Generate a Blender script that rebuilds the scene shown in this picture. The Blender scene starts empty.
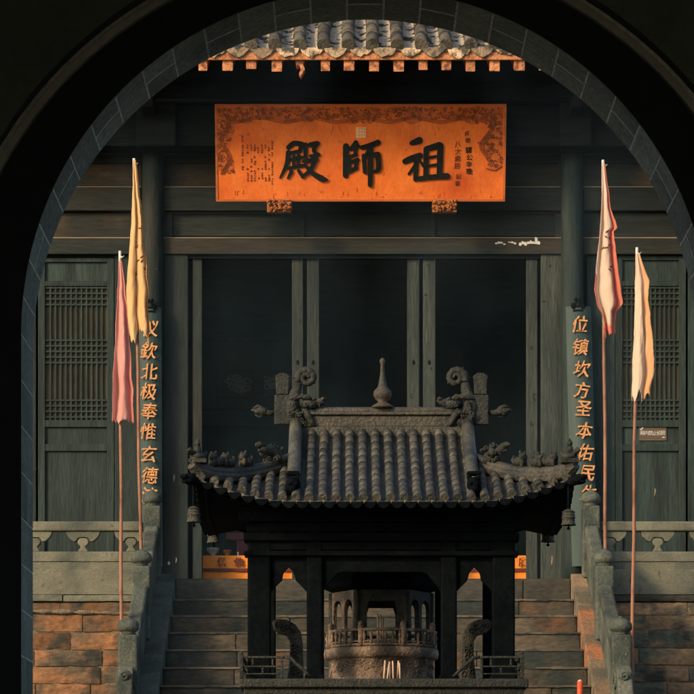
import bpy, math, random
from mathutils import Vector, Matrix, noise
random.seed(7)
PI = math.pi
R = math.radians
SC = bpy.context.scene
COL = SC.collection
CZ = 1.6                       # eye height of the photographer above the gate floor
F = 2900.0; PX = 347.0; PY = 850.0   # focal length and principal point in photo pixels

# ------------------------------------------------------------------ camera
cam = bpy.data.cameras.new('camera')
cam.sensor_width = 36.0
cam.lens = 36.0 * F / 694.0
cam.shift_y = (PY - 347.0) / 694.0
cam.clip_start = 0.1
cam.clip_end = 2000
co = bpy.data.objects.new('camera', cam)
COL.objects.link(co)
co.location = (0, 0, CZ)
co.rotation_euler = (R(90), 0, 0)
SC.camera = co

# ------------------------------------------------------------------ light
SUN_EL = 24.0
SUN_AZ = -47.0                 # degrees from -Y (behind the camera) towards -X (left)
sdir = Vector((math.sin(R(SUN_AZ)) * math.cos(R(SUN_EL)), -math.cos(R(SUN_AZ)) * math.cos(R(SUN_EL)), math.sin(R(SUN_EL))))
w = bpy.data.worlds.new('World')
SC.world = w
w.use_nodes = True
nt = w.node_tree
for n in list(nt.nodes):
    nt.nodes.remove(n)
wo = nt.nodes.new('ShaderNodeOutputWorld')
bg = nt.nodes.new('ShaderNodeBackground')
sky = nt.nodes.new('ShaderNodeTexSky')
sky.sky_type = 'NISHITA'
sky.sun_disc = False
sky.sun_elevation = R(SUN_EL)
sky.sun_rotation = math.atan2(sdir.x, sdir.y)
sky.air_density = 1.0
sky.dust_density = 3.0
sky.ozone_density = 1.0
bg.inputs['Strength'].default_value = 0.13
nt.links.new(sky.outputs[0], bg.inputs[0])
nt.links.new(bg.outputs[0], wo.inputs[0])
sl = bpy.data.lights.new('sun', 'SUN')
sl.energy = 2.0
sl.angle = R(9)
sl.color = (1.0, 0.72, 0.46)
so = bpy.data.objects.new('sun', sl)
COL.objects.link(so)
so.rotation_euler = sdir.to_track_quat('Z', 'Y').to_euler()
so.location = sdir * 60

SC.view_settings.view_transform = 'Standard'
SC.view_settings.look = 'None'
SC.view_settings.exposure = 0.35
SC.view_settings.gamma = 1.0
SC.view_settings.use_curve_mapping = False
SC.render.engine = 'CYCLES'
SC.cycles.use_denoising = True
SC.cycles.max_bounces = 6


# ------------------------------------------------------------------ helpers
def W(px, py, Y):
    return Vector(((px - PX) * Y / F, Y, (PY - py) * Y / F + CZ))


def WX(px, Y):
    return (px - PX) * Y / F


def WZ(py, Y):
    return (PY - py) * Y / F + CZ


class MB:
    """collects shapes (world coordinates) and links them as one mesh object"""
    def __init__(self):
        self.v = []; self.f = []; self.sm = []; self.col = []; self.uv = []
        self.c = random.random()

    def _add(self, vs, fs, smooth=False):
        b = len(self.v)
        self.v += [Vector(p) for p in vs]
        for f in fs:
            self.f.append([b + i for i in f])
            self.sm.append(smooth)
            self.col.append(self.c if self.c is not None else 0.5)

    def box(self, lo, hi, rot=None, piv=None):
        x0, y0, z0 = lo; x1, y1, z1 = hi
        vs = [Vector(p) for p in ((x0,y0,z0),(x1,y0,z0),(x1,y1,z0),(x0,y1,z0),(x0,y0,z1),(x1,y0,z1),(x1,y1,z1),(x0,y1,z1))]
        if rot is not None:
            pv = Vector(piv) if piv is not None else (vs[0] + vs[6]) / 2
            vs = [rot @ (p - pv) + pv for p in vs]
        self._add(vs, [(0,3,2,1),(4,5,6,7),(0,1,5,4),(1,2,6,5),(2,3,7,6),(3,0,4,7)])

    def pbox(self, px0, px1, py0, py1, Y, d):
        """box whose front face (at depth Y) covers the given rectangle of the photograph, d deep"""
        self.box((WX(px0, Y), Y, WZ(py1, Y)), (WX(px1, Y), Y + d, WZ(py0, Y)))

    def tube(self, pts, rad, n=10, smooth=True, cap=True, sx=1.0):
        pts = [Vector(p) for p in pts]
        if not hasattr(rad, '__len__'):
            rad = [rad] * len(pts)
        vs = []; fs = []
        prev = None
        for i, p in enumerate(pts):
            t = (pts[min(i + 1, len(pts) - 1)] - pts[max(i - 1, 0)])
            if t.length < 1e-9: t = Vector((0, 0, 1))
            t.normalize()
            if prev is None:
                a = Vector((0, 1, 0)) if abs(t.y) < 0.9 else Vector((1, 0, 0))
                u = t.cross(a).normalized()
            else:
                u = (prev - t * prev.dot(t)).normalized()
            prev = u
            v = t.cross(u)
            for k in range(n):
                a = 2 * PI * k / n
                vs.append(p + (u * math.cos(a) * sx + v * math.sin(a)) * rad[i])
        m = len(pts)
        for i in range(m - 1):
            for k in range(n):
                k2 = (k + 1) % n
                fs.append((i * n + k, i * n + k2, (i + 1) * n + k2, (i + 1) * n + k))
        self._add(vs, fs, smooth)
        if cap:
            b = len(self.v) - len(vs)
            self.f.append([b + k for k in range(n)][::-1]); self.sm.append(False); self.col.append(self.c or 0.5)
            self.f.append([b + (m - 1) * n + k for k in range(n)]); self.sm.append(False); self.col.append(self.c or 0.5)

    def lathe(self, prof, c, n=20, smooth=True):
        c = Vector(c)
        vs = []; fs = []
        for r, z in prof:
            for k in range(n):
                a = 2 * PI * k / n
                vs.append(c + Vector((r * math.cos(a), r * math.sin(a), z)))
        for i in range(len(prof) - 1):
            for k in range(n):
                k2 = (k + 1) % n
                fs.append((i * n + k, i * n + k2, (i + 1) * n + k2, (i + 1) * n + k))
        fs.append(tuple(range(n))[::-1])
        fs.append(tuple((len(prof) - 1) * n + k for k in range(n)))
        self._add(vs, fs, smooth)

    def prism(self, pts, Y, d):
        """outline in the XZ plane given as (x, z), front face at depth Y, d deep"""
        n = len(pts)
        vs = [(x, Y, z) for x, z in pts] + [(x, Y + d, z) for x, z in pts]
        fs = [tuple(range(n)), tuple(range(n, 2 * n))[::-1]]
        for i in range(n):
            j = (i + 1) % n
            fs.append((i, n + i, n + j, j))
        self._add(vs, fs)

    def pprism(self, pts, Y, d):
        self.prism([(WX(x, Y), WZ(y, Y)) for x, y in pts], Y, d)

    def xprism(self, pts, X, d):
        """outline in the YZ plane given as (y, z), from X to X + d"""
        n = len(pts)
        vs = [(X, y, z) for y, z in pts] + [(X + d, y, z) for y, z in pts]
        fs = [tuple(range(n)), tuple(range(n, 2 * n))[::-1]]
        for i in range(n):
            j = (i + 1) % n
            fs.append((i, n + i, n + j, j))
        self._add(vs, fs)

    def blob(self, c, r, rot=None, n=12, m=8, lump=0.0, seed=0):
        c = Vector(c); vs = []; fs = []
        for i in range(m + 1):
            th = PI * i / m
            for k in range(n):
                a = 2 * PI * k / n
                p = Vector((math.sin(th) * math.cos(a), math.sin(th) * math.sin(a), math.cos(th)))
                if lump:
                    p *= 1 + lump * noise.noise(p * 2.3 + Vector((seed, seed * 1.7, 0)))
                p = Vector((p.x * r[0], p.y * r[1], p.z * r[2]))
                if rot is not None: p = rot @ p
                vs.append(c + p)
        for i in range(m):
            for k in range(n):
                k2 = (k + 1) % n
                fs.append((i * n + k, (i + 1) * n + k, (i + 1) * n + k2, i * n + k2))
        self._add(vs, fs, True)

    def grid(self, fn, nu, nv, smooth=True):
        vs = [fn(i / nu, j / nv) for j in range(nv + 1) for i in range(nu + 1)]
        fs = [(j * (nu + 1) + i, j * (nu + 1) + i + 1, (j + 1) * (nu + 1) + i + 1, (j + 1) * (nu + 1) + i) for j in range(nv) for i in range(nu)]
        self._add(vs, fs, smooth)

    def stroke(self, pts, ws, Y, d, px=False, seg=5, tail=True):
        """one brush stroke: ribbon with round ends in the XZ plane, its front at depth Y"""
        P = []; WD = []
        n = len(pts)
        for i in range(n - 1):
            p0 = pts[max(i - 1, 0)]; p1 = pts[i]; p2 = pts[i + 1]; p3 = pts[min(i + 2, n - 1)]
            for s in range(seg):
                t = s / seg
                P.append(tuple(0.5 * (2*p1[k] + (p2[k]-p0[k])*t + (2*p0[k]-5*p1[k]+4*p2[k]-p3[k])*t*t + (3*p1[k]-p0[k]-3*p2[k]+p3[k])*t**3) for k in (0, 1)))
                WD.append(ws[i] + (ws[i + 1] - ws[i]) * t)
        P.append(tuple(pts[-1])); WD.append(ws[-1])
        L = []; Rr = []
        for i, p in enumerate(P):
            a = P[max(i - 1, 0)]; b = P[min(i + 1, len(P) - 1)]
            dx, dy = b[0] - a[0], b[1] - a[1]
            l = math.hypot(dx, dy) or 1
            nx, ny = -dy / l, dx / l
            L.append((p[0] + nx * WD[i] / 2, p[1] + ny * WD[i] / 2))
            Rr.append((p[0] - nx * WD[i] / 2, p[1] - ny * WD[i] / 2))
        def arc(c, frm, r, sgn):
            a0 = math.atan2(frm[1] - c[1], frm[0] - c[0])
            return [(c[0] + r * math.cos(a0 + sgn * PI * k / 5), c[1] + r * math.sin(a0 + sgn * PI * k / 5)) for k in range(1, 5)]
        out = L + arc(P[-1], L[-1], WD[-1] / 2, -1) + Rr[::-1] + arc(P[0], Rr[0], WD[0] / 2, -1)
        self.prism(out, Y, d)

    def build(self, name, mat, parent=None, bevel=0.0, lump=None):
        o_ = Vector((0, 0, 0))
        p = parent
        while p is not None:
            o_ += p.location
            p = p.parent
        vs = self.v
        if lump:
            amp, scl = lump
            vs = [v + noise.noise_vector(v * scl) * amp for v in vs]
        me = bpy.data.meshes.new(name)
        me.from_pydata([tuple(v - o_) for v in vs], [], self.f)
        me.polygons.foreach_set('use_smooth', self.sm)
        at = me.attributes.new('tone', 'FLOAT', 'FACE')
        at.data.foreach_set('value', self.col)
        me.materials.append(mat)
        me.validate(); me.update()
        ob = bpy.data.objects.new(name, me)
        COL.objects.link(ob)
        if parent is not None:
            ob.parent = parent
        if bevel:
            b = ob.modifiers.new('bevel', 'BEVEL')
            b.width = bevel; b.segments = 2; b.limit_method = 'ANGLE'; b.angle_limit = R(40)
            b.harden_normals = False
        return ob


def thing(name, label, cat, loc=(0, 0, 0), group=None):
    o = bpy.data.objects.new(name, None)
    COL.objects.link(o)
    o.location = loc
    o.empty_display_size = 0.2
    o['label'] = label; o['category'] = cat
    if group: o['group'] = group
    return o


def tag(o, label, cat, group=None):
    o['label'] = label; o['category'] = cat
    if group: o['group'] = group
    return o


def struct(o):
    o['kind'] = 'structure'
    return o


def dup(root, loc, label=None):
    r = root.copy(); COL.objects.link(r); r.location = loc
    if label: r['label'] = label
    for ch in list(root.children):
        c = ch.copy(); COL.objects.link(c); c.parent = r
        for g in list(ch.children):
            d = g.copy(); COL.objects.link(d); d.parent = c
    return r


# ------------------------------------------------------------------ materials
def mat(name, c1, c2=None, scale=6.0, stretch=(1, 1, 1), rough=0.8, bump=0.15, bscale=None, spots=None, tone=0.0, metal=0.0, spec=0.35, lo=0.35, hi=0.65, stain=None, grain=None):
    """procedural surface: two colours mixed by stretched noise, optional pale/dark spots, stains and per-piece tone"""
    m = bpy.data.materials.new(name)
    m.use_nodes = True
    t = m.node_tree; N = t.nodes; L = t.links
    b = N['Principled BSDF']
    if grain is None: grain = .45 if bump >= .25 else .15
    b.inputs['Roughness'].default_value = rough
    b.inputs['Metallic'].default_value = metal
    b.inputs['Specular IOR Level'].default_value = spec
    tc = N.new('ShaderNodeTexCoord')
    mp = N.new('ShaderNodeMapping'); mp.inputs['Scale'].default_value = stretch
    src_co = tc.outputs['Object']
    if tone:                       # every block or board gets its own piece of the pattern
        at = N.new('ShaderNodeAttribute'); at.attribute_name = 'tone'
        vm = N.new('ShaderNodeVectorMath'); vm.operation = 'MULTIPLY_ADD'
        vm.inputs[1].default_value = (17.3, 9.1, 13.7)
        L.new(at.outputs['Fac'], vm.inputs[0]); L.new(src_co, vm.inputs[2])
        src_co = vm.outputs[0]
    L.new(src_co, mp.inputs[0])
    n1 = N.new('ShaderNodeTexNoise'); n1.inputs['Scale'].default_value = scale; n1.inputs['Detail'].default_value = 6; n1.inputs['Roughness'].default_value = 0.62
    L.new(mp.outputs[0], n1.inputs['Vector'])
    r1 = N.new('ShaderNodeMapRange'); r1.inputs['From Min'].default_value = lo; r1.inputs['From Max'].default_value = hi
    L.new(n1.outputs['Fac'], r1.inputs[0])
    mx = N.new('ShaderNodeMix'); mx.data_type = 'RGBA'
    c2 = c2 or c1
    mx.inputs['A'].default_value = (*c1, 1); mx.inputs['B'].default_value = (*c2, 1)
    L.new(r1.outputs[0], mx.inputs['Factor'])
    out = mx.outputs['Result']
    if tone:
        at = N.new('ShaderNodeAttribute'); at.attribute_name = 'tone'
        rm = N.new('ShaderNodeMapRange'); rm.inputs['To Min'].default_value = 1 - tone; rm.inputs['To Max'].default_value = 1 + tone
        L.new(at.outputs['Fac'], rm.inputs[0])
        mm = N.new('ShaderNodeMix'); mm.data_type = 'RGBA'; mm.blend_type = 'MULTIPLY'; mm.inputs['Factor'].default_value = 1
        L.new(out, mm.inputs['A']); L.new(rm.outputs[0], mm.inputs['B'])
        out = mm.outputs['Result']
    for sp in (stain, spots):
        if sp:
            col, sc, a, bb = sp[:4]
            n2 = N.new('ShaderNodeTexNoise'); n2.inputs['Scale'].default_value = sc; n2.inputs['Detail'].default_value = 5
            L.new(mp.outputs[0] if len(sp) > 4 else src_co, n2.inputs['Vector'])
            r2 = N.new('ShaderNodeMapRange'); r2.inputs['From Min'].default_value = a; r2.inputs['From Max'].default_value = bb
            L.new(n2.outputs['Fac'], r2.inputs[0])
            m2 = N.new('ShaderNodeMix'); m2.data_type = 'RGBA'; m2.inputs['B'].default_value = (*col, 1)
            L.new(r2.outputs[0], m2.inputs['Factor']); L.new(out, m2.inputs['A'])
            out = m2.outputs['Result']
    if grain:
        n5 = N.new('ShaderNodeTexNoise'); n5.inputs['Scale'].default_value = (bscale or scale * 4) * 1.1; n5.inputs['Detail'].default_value = 8; n5.inputs['Roughness'].default_value = .72
        L.new(mp.outputs[0], n5.inputs['Vector'])
        r5 = N.new('ShaderNodeMapRange'); r5.inputs['From Min'].default_value = .3; r5.inputs['From Max'].default_value = .7; r5.inputs['To Min'].default_value = 1 - grain; r5.inputs['To Max'].default_value = 1 + grain
        L.new(n5.outputs['Fac'], r5.inputs[0])
        m5 = N.new('ShaderNodeMix'); m5.data_type = 'RGBA'; m5.blend_type = 'MULTIPLY'; m5.inputs['Factor'].default_value = 1
        L.new(out, m5.inputs['A']); L.new(r5.outputs[0], m5.inputs['B'])
        out = m5.outputs['Result']
    L.new(out, b.inputs['Base Color'])
    if bump:
        n3 = N.new('ShaderNodeTexNoise'); n3.inputs['Scale'].default_value = bscale or scale * 4; n3.inputs['Detail'].default_value = 6
        L.new(mp.outputs[0], n3.inputs['Vector'])
        bp = N.new('ShaderNodeBump'); bp.inputs['Strength'].default_value = bump; bp.inputs['Distance'].default_value = 0.02
        L.new(n3.outputs['Fac'], bp.inputs['Height']); L.new(bp.outputs[0], b.inputs['Normal'])
    return m


VS = (1, 1, 0.12); HS = (0.12, 1, 1)
M = {}
M['wood_v'] = mat('teal_painted_wood', (.010, .021, .0195), (.022, .036, .031), 10, VS, .75, .3, 40, stain=((.030, .026, .018), 3, .54, .70, 1), spots=((.10, .095, .07), 24, .71, .75), tone=.25)
M['wood_h'] = mat('dark_beam_wood', (.012, .019, .017), (.024, .030, .025), 9, HS, .8, .3, 40, stain=((.036, .028, .018), 2.2, .54, .70, 1), tone=.3)
M['wood_brown'] = mat('bare_brown_board', (.050, .036, .022), (.078, .054, .031), 6, HS, .8, .25, 30, stain=((.022, .025, .020), 2.2, .40, .60), tone=.2)
M['wood_pale'] = mat('pale_bead_wood', (.22, .17, .11), (.34, .26, .17), 10, HS, .8, .2)
M['wood_door'] = mat('grey_green_door_wood', (.014, .031, .028), (.029, .050, .043), 10, VS, .72, .3, 45, stain=((.008, .016, .015), 4, .48, .68, 1), spots=((.085, .10, .085), 26, .71, .75), tone=.28)
M['wood_post'] = mat('grey_post_wood', (.028, .040, .034), (.058, .068, .055), 12, VS, .78, .4, 50, stain=((.015, .022, .020), 4, .48, .68, 1), spots=((.010, .011, .010), 14, .66, .70), tone=.28)
M['paper'] = mat('brown_backing_paper', (.085, .074, .046), (.125, .105, .065), 3, (1, 1, 1), .9, .1)
M['black_wood'] = mat('near_black_wood', (.008, .012, .013), (.014, .018, .018), 8, HS, .9, .3, spec=.15)  # near black; under the eave this colour carries the deep shade
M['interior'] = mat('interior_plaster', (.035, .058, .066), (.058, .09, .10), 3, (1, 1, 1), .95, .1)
M['screen_wood'] = mat('dusty_screen_wood', (.30, .34, .33), (.46, .50, .47), 10, (1, 1, 1), .9, .2)
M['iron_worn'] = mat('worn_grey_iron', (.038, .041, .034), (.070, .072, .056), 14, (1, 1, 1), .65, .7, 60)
M['board_teal'] = mat('dark_teal_board_lacquer', (.026, .056, .054), (.046, .078, .070), 10, VS, .6, .2, 40, tone=.05)
M['gold'] = mat('orange_gold_lettering', (.62, .27, .085), (.80, .41, .17), 60, (1, 1, 1), .65, .3, 80, stain=((.36, .16, .06), 30, .56, .7))
M['plaque'] = mat('orange_lacquer', (.76, .140, .012), (.88, .215, .028), 3.0, (1, 1, .5), .6, .12, 30, stain=((.55, .085, .008), 1.6, .5, .72), spots=((.42, .075, .01), 14, .66, .76))
M['plaque_edge'] = mat('plaque_edge_wood', (.60, .17, .04), (.40, .10, .025), 8, HS, .7, .1)
M['plaque_ink'] = mat('black_ink_lacquer', (.006, .008, .007), (.015, .018, .014), 25, (1, 1, 1), .75, .15, spec=.1)
M['plaque_dark'] = mat('faded_brown_border', (.46, .095, .011), (.66, .145, .018), 9, (1, 1, 1), .7, .1)
M['plaque_brown'] = mat('brown_scroll_lines', (.15, .036, .008), (.24, .058, .012), 20, (1, 1, 1), .7, .1)
M['plaque_red'] = mat('dark_red_ink', (.16, .03, .01), (.24, .05, .015), 20, (1, 1, 1), .7, .1)
M['seal'] = mat('pale_seal', (.90, .58, .32), (.84, .48, .22), 20, (1, 1, 1), .7, .1)
M['gilt'] = mat('worn_gilt_carving', (.50, .17, .03), (.24, .08, .02), 25, (1, 1, 1), .55, .5, 60)
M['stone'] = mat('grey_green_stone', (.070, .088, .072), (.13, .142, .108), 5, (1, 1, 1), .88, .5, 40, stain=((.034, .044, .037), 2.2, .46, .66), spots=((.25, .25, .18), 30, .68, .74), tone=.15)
M['stone_rail'] = mat('pale_olive_stone', (.145, .152, .110), (.205, .202, .145), 4, (.7, 1, 1), .88, .35, 60, stain=((.075, .088, .070), 2.4, .46, .68), spots=((.10, .105, .08), 18, .60, .72), tone=.12, grain=.2)
M['brick'] = mat('weathered_orange_masonry', (.205, .105, .050), (.33, .155, .068), 3.2, (.5, 1, 1), .9, .7, 30, stain=((.105, .088, .060), 2.4, .43, .58), spots=((.036, .036, .030), 3.6, .52, .66), tone=.4, grain=.35)
M['brick_r'] = mat('weathered_brown_masonry', (.26, .17, .090), (.40, .245, .125), 3.2, (.5, 1, 1), .9, .7, 30, stain=((.11, .12, .09), 1.8, .42, .56), spots=((.05, .055, .045), 3.0, .52, .66), tone=.35)
M['mortar'] = mat('rubble_mortar', (.14, .11, .075), (.22, .18, .12), 12, (1, 1, 1), .95, .6, 60)
M['step'] = mat('worn_step_stone', (.062, .054, .038), (.108, .084, .054), 3.5, (.35, 1, 1), .9, .6, 35, stain=((.026, .033, .028), 1.7, .42, .58), spots=((.18, .085, .034), 1.4, .60, .76), tone=.3)
M['step_edge'] = mat('landing_stone', (.042, .043, .034), (.070, .062, .044), 3.5, (.3, 1, 1), .88, .4, 35, tone=.15)
M['string_r'] = mat('warm_side_stone', (.20, .145, .085), (.28, .20, .12), 4, (1, 1, 1), .88, .4, 35, stain=((.10, .095, .07), 1.8, .48, .66), spots=((.60, .19, .06), 1.5, .56, .70), tone=.2)  # orange spots imitate the glow on this side stone
M['string_orange'] = mat('orange_glow_side_stone', (.42, .15, .055), (.26, .15, .08), 1.8, (1, 1, 1), .88, .5, 35, stain=((.14, .11, .075), 2.6, .47, .60))  # orange glow on the side stone put into its colour
M['gate_wall'] = mat('gate_plaster', (.125, .145, .125), (.18, .20, .17), 3, (1, 1, 1), .95, .2, 20)
M['gate_black'] = mat('black_arch_band', (.016, .024, .026), (.024, .032, .034), 5, (1, 1, 1), .8, .1)  # arch band coloured almost black all over
M['gate_mould'] = mat('grey_arch_moulding', (.38, .38, .33), (.48, .47, .41), 6, (1, 1, 1), .9, .2)
M['voussoir'] = mat('grey_arch_brick', (.21, .235, .19), (.30, .325, .265), 5, (1, 1, 1), .9, .6, 40, stain=((.14, .16, .13), 2.5, .50, .7), tone=.25)
M['joint'] = mat('pale_arch_joint', (.62, .66, .58), (.74, .76, .68), 8, (1, 1, 1), .95, .3)
M['tile'] = mat('grey_burner_tile', (.058, .060, .045), (.108, .103, .074), 7, (1, 1, 1), .5, .6, 50, stain=((.030, .034, .028), 5, .44, .62), tone=.16, spec=.6)
M['tile_ridge'] = mat('dark_ridge_tile', (.048, .046, .034), (.085, .078, .056), 8, (1, 1, 1), .55, .5, 50, stain=((.024, .027, .023), 4, .46, .62), tone=.1, spec=.5)
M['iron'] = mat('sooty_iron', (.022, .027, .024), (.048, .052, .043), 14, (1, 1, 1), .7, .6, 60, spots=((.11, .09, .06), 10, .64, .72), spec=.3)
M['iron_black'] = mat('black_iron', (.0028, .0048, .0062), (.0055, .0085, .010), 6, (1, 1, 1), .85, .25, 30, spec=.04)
M['iron_lit'] = mat('lit_carved_iron', (.23, .165, .12), (.38, .28, .205), 14, (1, 1, 1), .65, .7, 60, stain=((.10, .085, .065), 6, .44, .60))  # light on the burner's iron put into this paler, warmer colour
M['finial'] = mat('terracotta_finial', (.085, .055, .038), (.13, .085, .056), 10, (1, 1, 1), .7, .4, stain=((.05, .055, .045), 3, .45, .6))
M['hall_tile'] = mat('dark_roof_tile', (.085, .076, .056), (.135, .118, .088), 12, (1, 1, 1), .9, .6, 50, stain=((.045, .044, .036), 9, .5, .64), tone=.3)
M['pan'] = mat('lime_bedded_pan', (.42, .36, .27), (.60, .53, .42), 9, (1, 1, 1), .9, .6, 30, stain=((.045, .042, .034), 9, .49, .56))
M['drip'] = mat('drip_tile_clay', (.42, .30, .19), (.60, .44, .28), 14, (1, 1, 1), .88, .6, stain=((.10, .088, .065), 9, .50, .62), spots=((.05, .046, .036), 6, .60, .68), tone=.45)
M['rafter'] = mat('orange_rafter_paint', (.50, .19, .075), (.66, .29, .125), 20, (1, 1, 1), .85, .6, 50, stain=((.20, .075, .035), 14, .50, .66), tone=.25)
M['ground'] = mat('packed_earth', (.09, .085, .065), (.14, .13, .10), 1.5, (1, 1, 1), .95, .3, 12)
M['paving'] = mat('courtyard_flagstones', (.15, .14, .11), (.22, .20, .16), 1.2, (1, 1, 1), .9, .3, 14)
M['edge_highlight'] = mat('step_edge_highlight', (.10, .088, .062), (.20, .165, .11), 5, (.5, 1, 1), .9, .5, 35, stain=((.05, .055, .045), 2.4, .46, .60), tone=.2)  # highlight along the step edges put into a paler colour
M['pole'] = mat('reddish_bamboo_pole', (.26, .11, .06), (.40, .20, .12), 14, VS, .7, .2, stain=((.16, .06, .035), 3, .5, .65))
M['pole_tip'] = mat('whitened_pole_tip', (.66, .62, .54), (.78, .74, .66), 20, VS, .7, .2)
M['orange_cloth'] = mat('orange_altar_cloth', (.86, .24, .02), (.92, .30, .03), 4, (1, 1, 1), .8, .1)
M['dark_red'] = mat('dark_red_trim', (.10, .02, .015), (.16, .035, .02), 8, (1, 1, 1), .7, .1)
M['red_box'] = mat('dull_red_lacquer', (.22, .05, .06), (.30, .075, .08), 5, (1, 1, 1), .6, .1)
M['steel'] = mat('tarnished_pewter', (.24, .26, .22), (.36, .36, .30), 20, (1, 1, 1), .5, .3)
M['notice'] = mat('brown_notice_board', (.10, .075, .048), (.14, .10, .064), 10, HS, .8, .2)
M['white'] = mat('worn_white_paint', (.62, .60, .54), (.74, .72, .66), 30, (1, 1, 1), .8, .2)
M['incense'] = mat('pale_incense', (.62, .40, .26), (.75, .56, .40), 20, (1, 1, 1), .85, .1)
M['candle'] = mat('red_candle_wax', (.62, .08, .03), (.72, .12, .04), 10, (1, 1, 1), .5, .05)


def cloth_mat(name, c1, c2, edge, e0, e1, scale=3.0):
    """dyed cloth: two dye tones, a border in another dye along one side (object-space u stored as attribute)"""
    m = mat(name, c1, c2, scale, (1, 1, .45), .9, .25, 90, grain=0)
    t = m.node_tree; N = t.nodes; L = t.links; b = N['Principled BSDF']
    src = b.inputs['Base Color'].links[0].from_socket
    at = N.new('ShaderNodeAttribute'); at.attribute_name = 'tone'
    nz = N.new('ShaderNodeTexNoise'); nz.inputs['Scale'].default_value = 5
    ad = N.new('ShaderNodeMath'); ad.operation = 'MULTIPLY_ADD'; ad.inputs[1].default_value = .25
    tc = N.new('ShaderNodeTexCoord'); L.new(tc.outputs['Object'], nz.inputs['Vector'])
    L.new(nz.outputs['Fac'], ad.inputs[0]); L.new(at.outputs['Fac'], ad.inputs[2])
    mr = N.new('ShaderNodeMapRange'); mr.inputs['From Min'].default_value = e0 + .125; mr.inputs['From Max'].default_value = e1 + .125
    L.new(ad.outputs[0], mr.inputs[0])
    mx = N.new('ShaderNodeMix'); mx.data_type = 'RGBA'; mx.inputs['B'].default_value = (*edge, 1)
    L.new(mr.outputs[0], mx.inputs['Factor']); L.new(src, mx.inputs['A'])
    L.new(mx.outputs['Result'], b.inputs['Base Color'])
    tr = N.new('ShaderNodeBsdfTranslucent'); L.new(mx.outputs['Result'], tr.inputs['Color'])
    ms = N.new('ShaderNodeMixShader'); ms.inputs[0].default_value = .42
    o = N['Material Output']
    L.new(b.outputs[0], ms.inputs[1]); L.new(tr.outputs[0], ms.inputs[2]); L.new(ms.outputs[0], o.inputs['Surface'])
    return m


def text_mesh(s, size, mat_, name, parent, loc, thick=0.004, bold=0.0, warp=0.0, rot=0.0, shear=0.0, tilt=0.0, sx=1.0):
    cu = bpy.data.curves.new('txt', 'FONT')
    cu.body = s; cu.size = size; cu.align_x = 'CENTER'; cu.align_y = 'CENTER'
    cu.extrude = thick / 2; cu.offset = bold; cu.resolution_u = 4; cu.shear = shear
    ob = bpy.data.objects.new('txt', cu)
    COL.objects.link(ob)
    dg = bpy.context.evaluated_depsgraph_get()
    me = bpy.data.meshes.new_from_object(ob.evaluated_get(dg))
    bpy.data.objects.remove(ob)
    bpy.data.curves.remove(cu)
    if len(me.vertices):
        # centre the glyphs on their own ink
        xs = [v.co.x for v in me.vertices]; ys = [v.co.y for v in me.vertices]
        cx = (min(xs) + max(xs)) / 2; cy = (min(ys) + max(ys)) / 2
        c, s_ = math.cos(rot), math.sin(rot)
        seed = random.random() * 50
        for v in me.vertices:
            x, y, z = (v.co.x - cx) * sx, v.co.y - cy, v.co.z
            if warp:
                q = Vector((x / size * 3.2 + seed, y / size * 3.2, 0))
                d = noise.noise_vector(q) * warp * size
                x += d.x; y += d.y
            x, y = x * c - y * s_, x * s_ + y * c
            v.co = Vector((x, -z, y))
            if tilt:
                v.co = Matrix.Rotation(tilt, 3, 'X') @ v.co
    me.materials.clear(); me.materials.append(mat_)
    o = bpy.data.objects.new(name, me)
    COL.objects.link(o)
    l = Vector(loc)
    p = parent
    while p is not None:
        l -= p.location; p = p.parent
    o.location = l
    if parent is not None: o.parent = parent
    return o


# ================================================================== SETTING
GZ = CZ + 0.30      # courtyard level
FZ = CZ + 2.626     # hall floor level

b = MB(); b.box((-400, -400, -0.3), (400, 600, 0.0)); struct(b.build('ground', M['ground']))
b = MB()
b.box((-9, 13.6, 0.004), (9, 27.9, GZ))
struct(b.build('courtyard', M['paving'], bevel=.02))
b = MB()
for i in range(11):
    z = GZ * (i + 1) / 12
    b.box((-2.2, 12.25 + i * .12, 0.004), (2.4, 13.6, z - .002 if i < 10 else z))
struct(b.build('path', M['step'], bevel=.01))
b = MB(); b.box((-9, 28.06, 0.004), (9, 42, FZ)); struct(b.build('terrace', M['step_edge']))

# ================================================================== GATEHOUSE
gate = thing('gatehouse', 'dark round-arched gateway of grey bricks that frames the whole view', 'gatehouse', (0.08, 12, 0))
GX, GZc, GR = WX(365, 12.2), WZ(352, 12.2), 332 * 12.2 / F
Y1, Y2 = 11.75, 12.2


def arch_path(r, zc, n=64, base=0.02, xc=GX):
    pts = [(xc - r, base)]
    pts += [(xc - r * math.cos(PI * k / n), zc + r * math.sin(PI * k / n)) for k in range(n + 1)]
    pts += [(xc + r, base)]
    return pts


def ring(mb, r0, zc0, r1, zc1, ya, yb):
    """solid arch-shaped ring between two arch outlines, from depth ya to yb"""
    A = arch_path(r0, zc0); B = arch_path(r1, zc1)
    n = len(A)
    vs = [(x, ya, z) for x, z in A] + [(x, ya, z) for x, z in B] + [(x, yb, z) for x, z in A] + [(x, yb, z) for x, z in B]
    fs = []
    for i in range(n - 1):
        fs += [(i, i + 1, n + i + 1, n + i), (2*n + i, 3*n + i, 3*n + i + 1, 2*n + i + 1), (i, 2*n + i, 2*n + i + 1, i + 1), (n + i, n + i + 1, 3*n + i + 1, 3*n + i)]
    mb._add(vs, fs)


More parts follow.
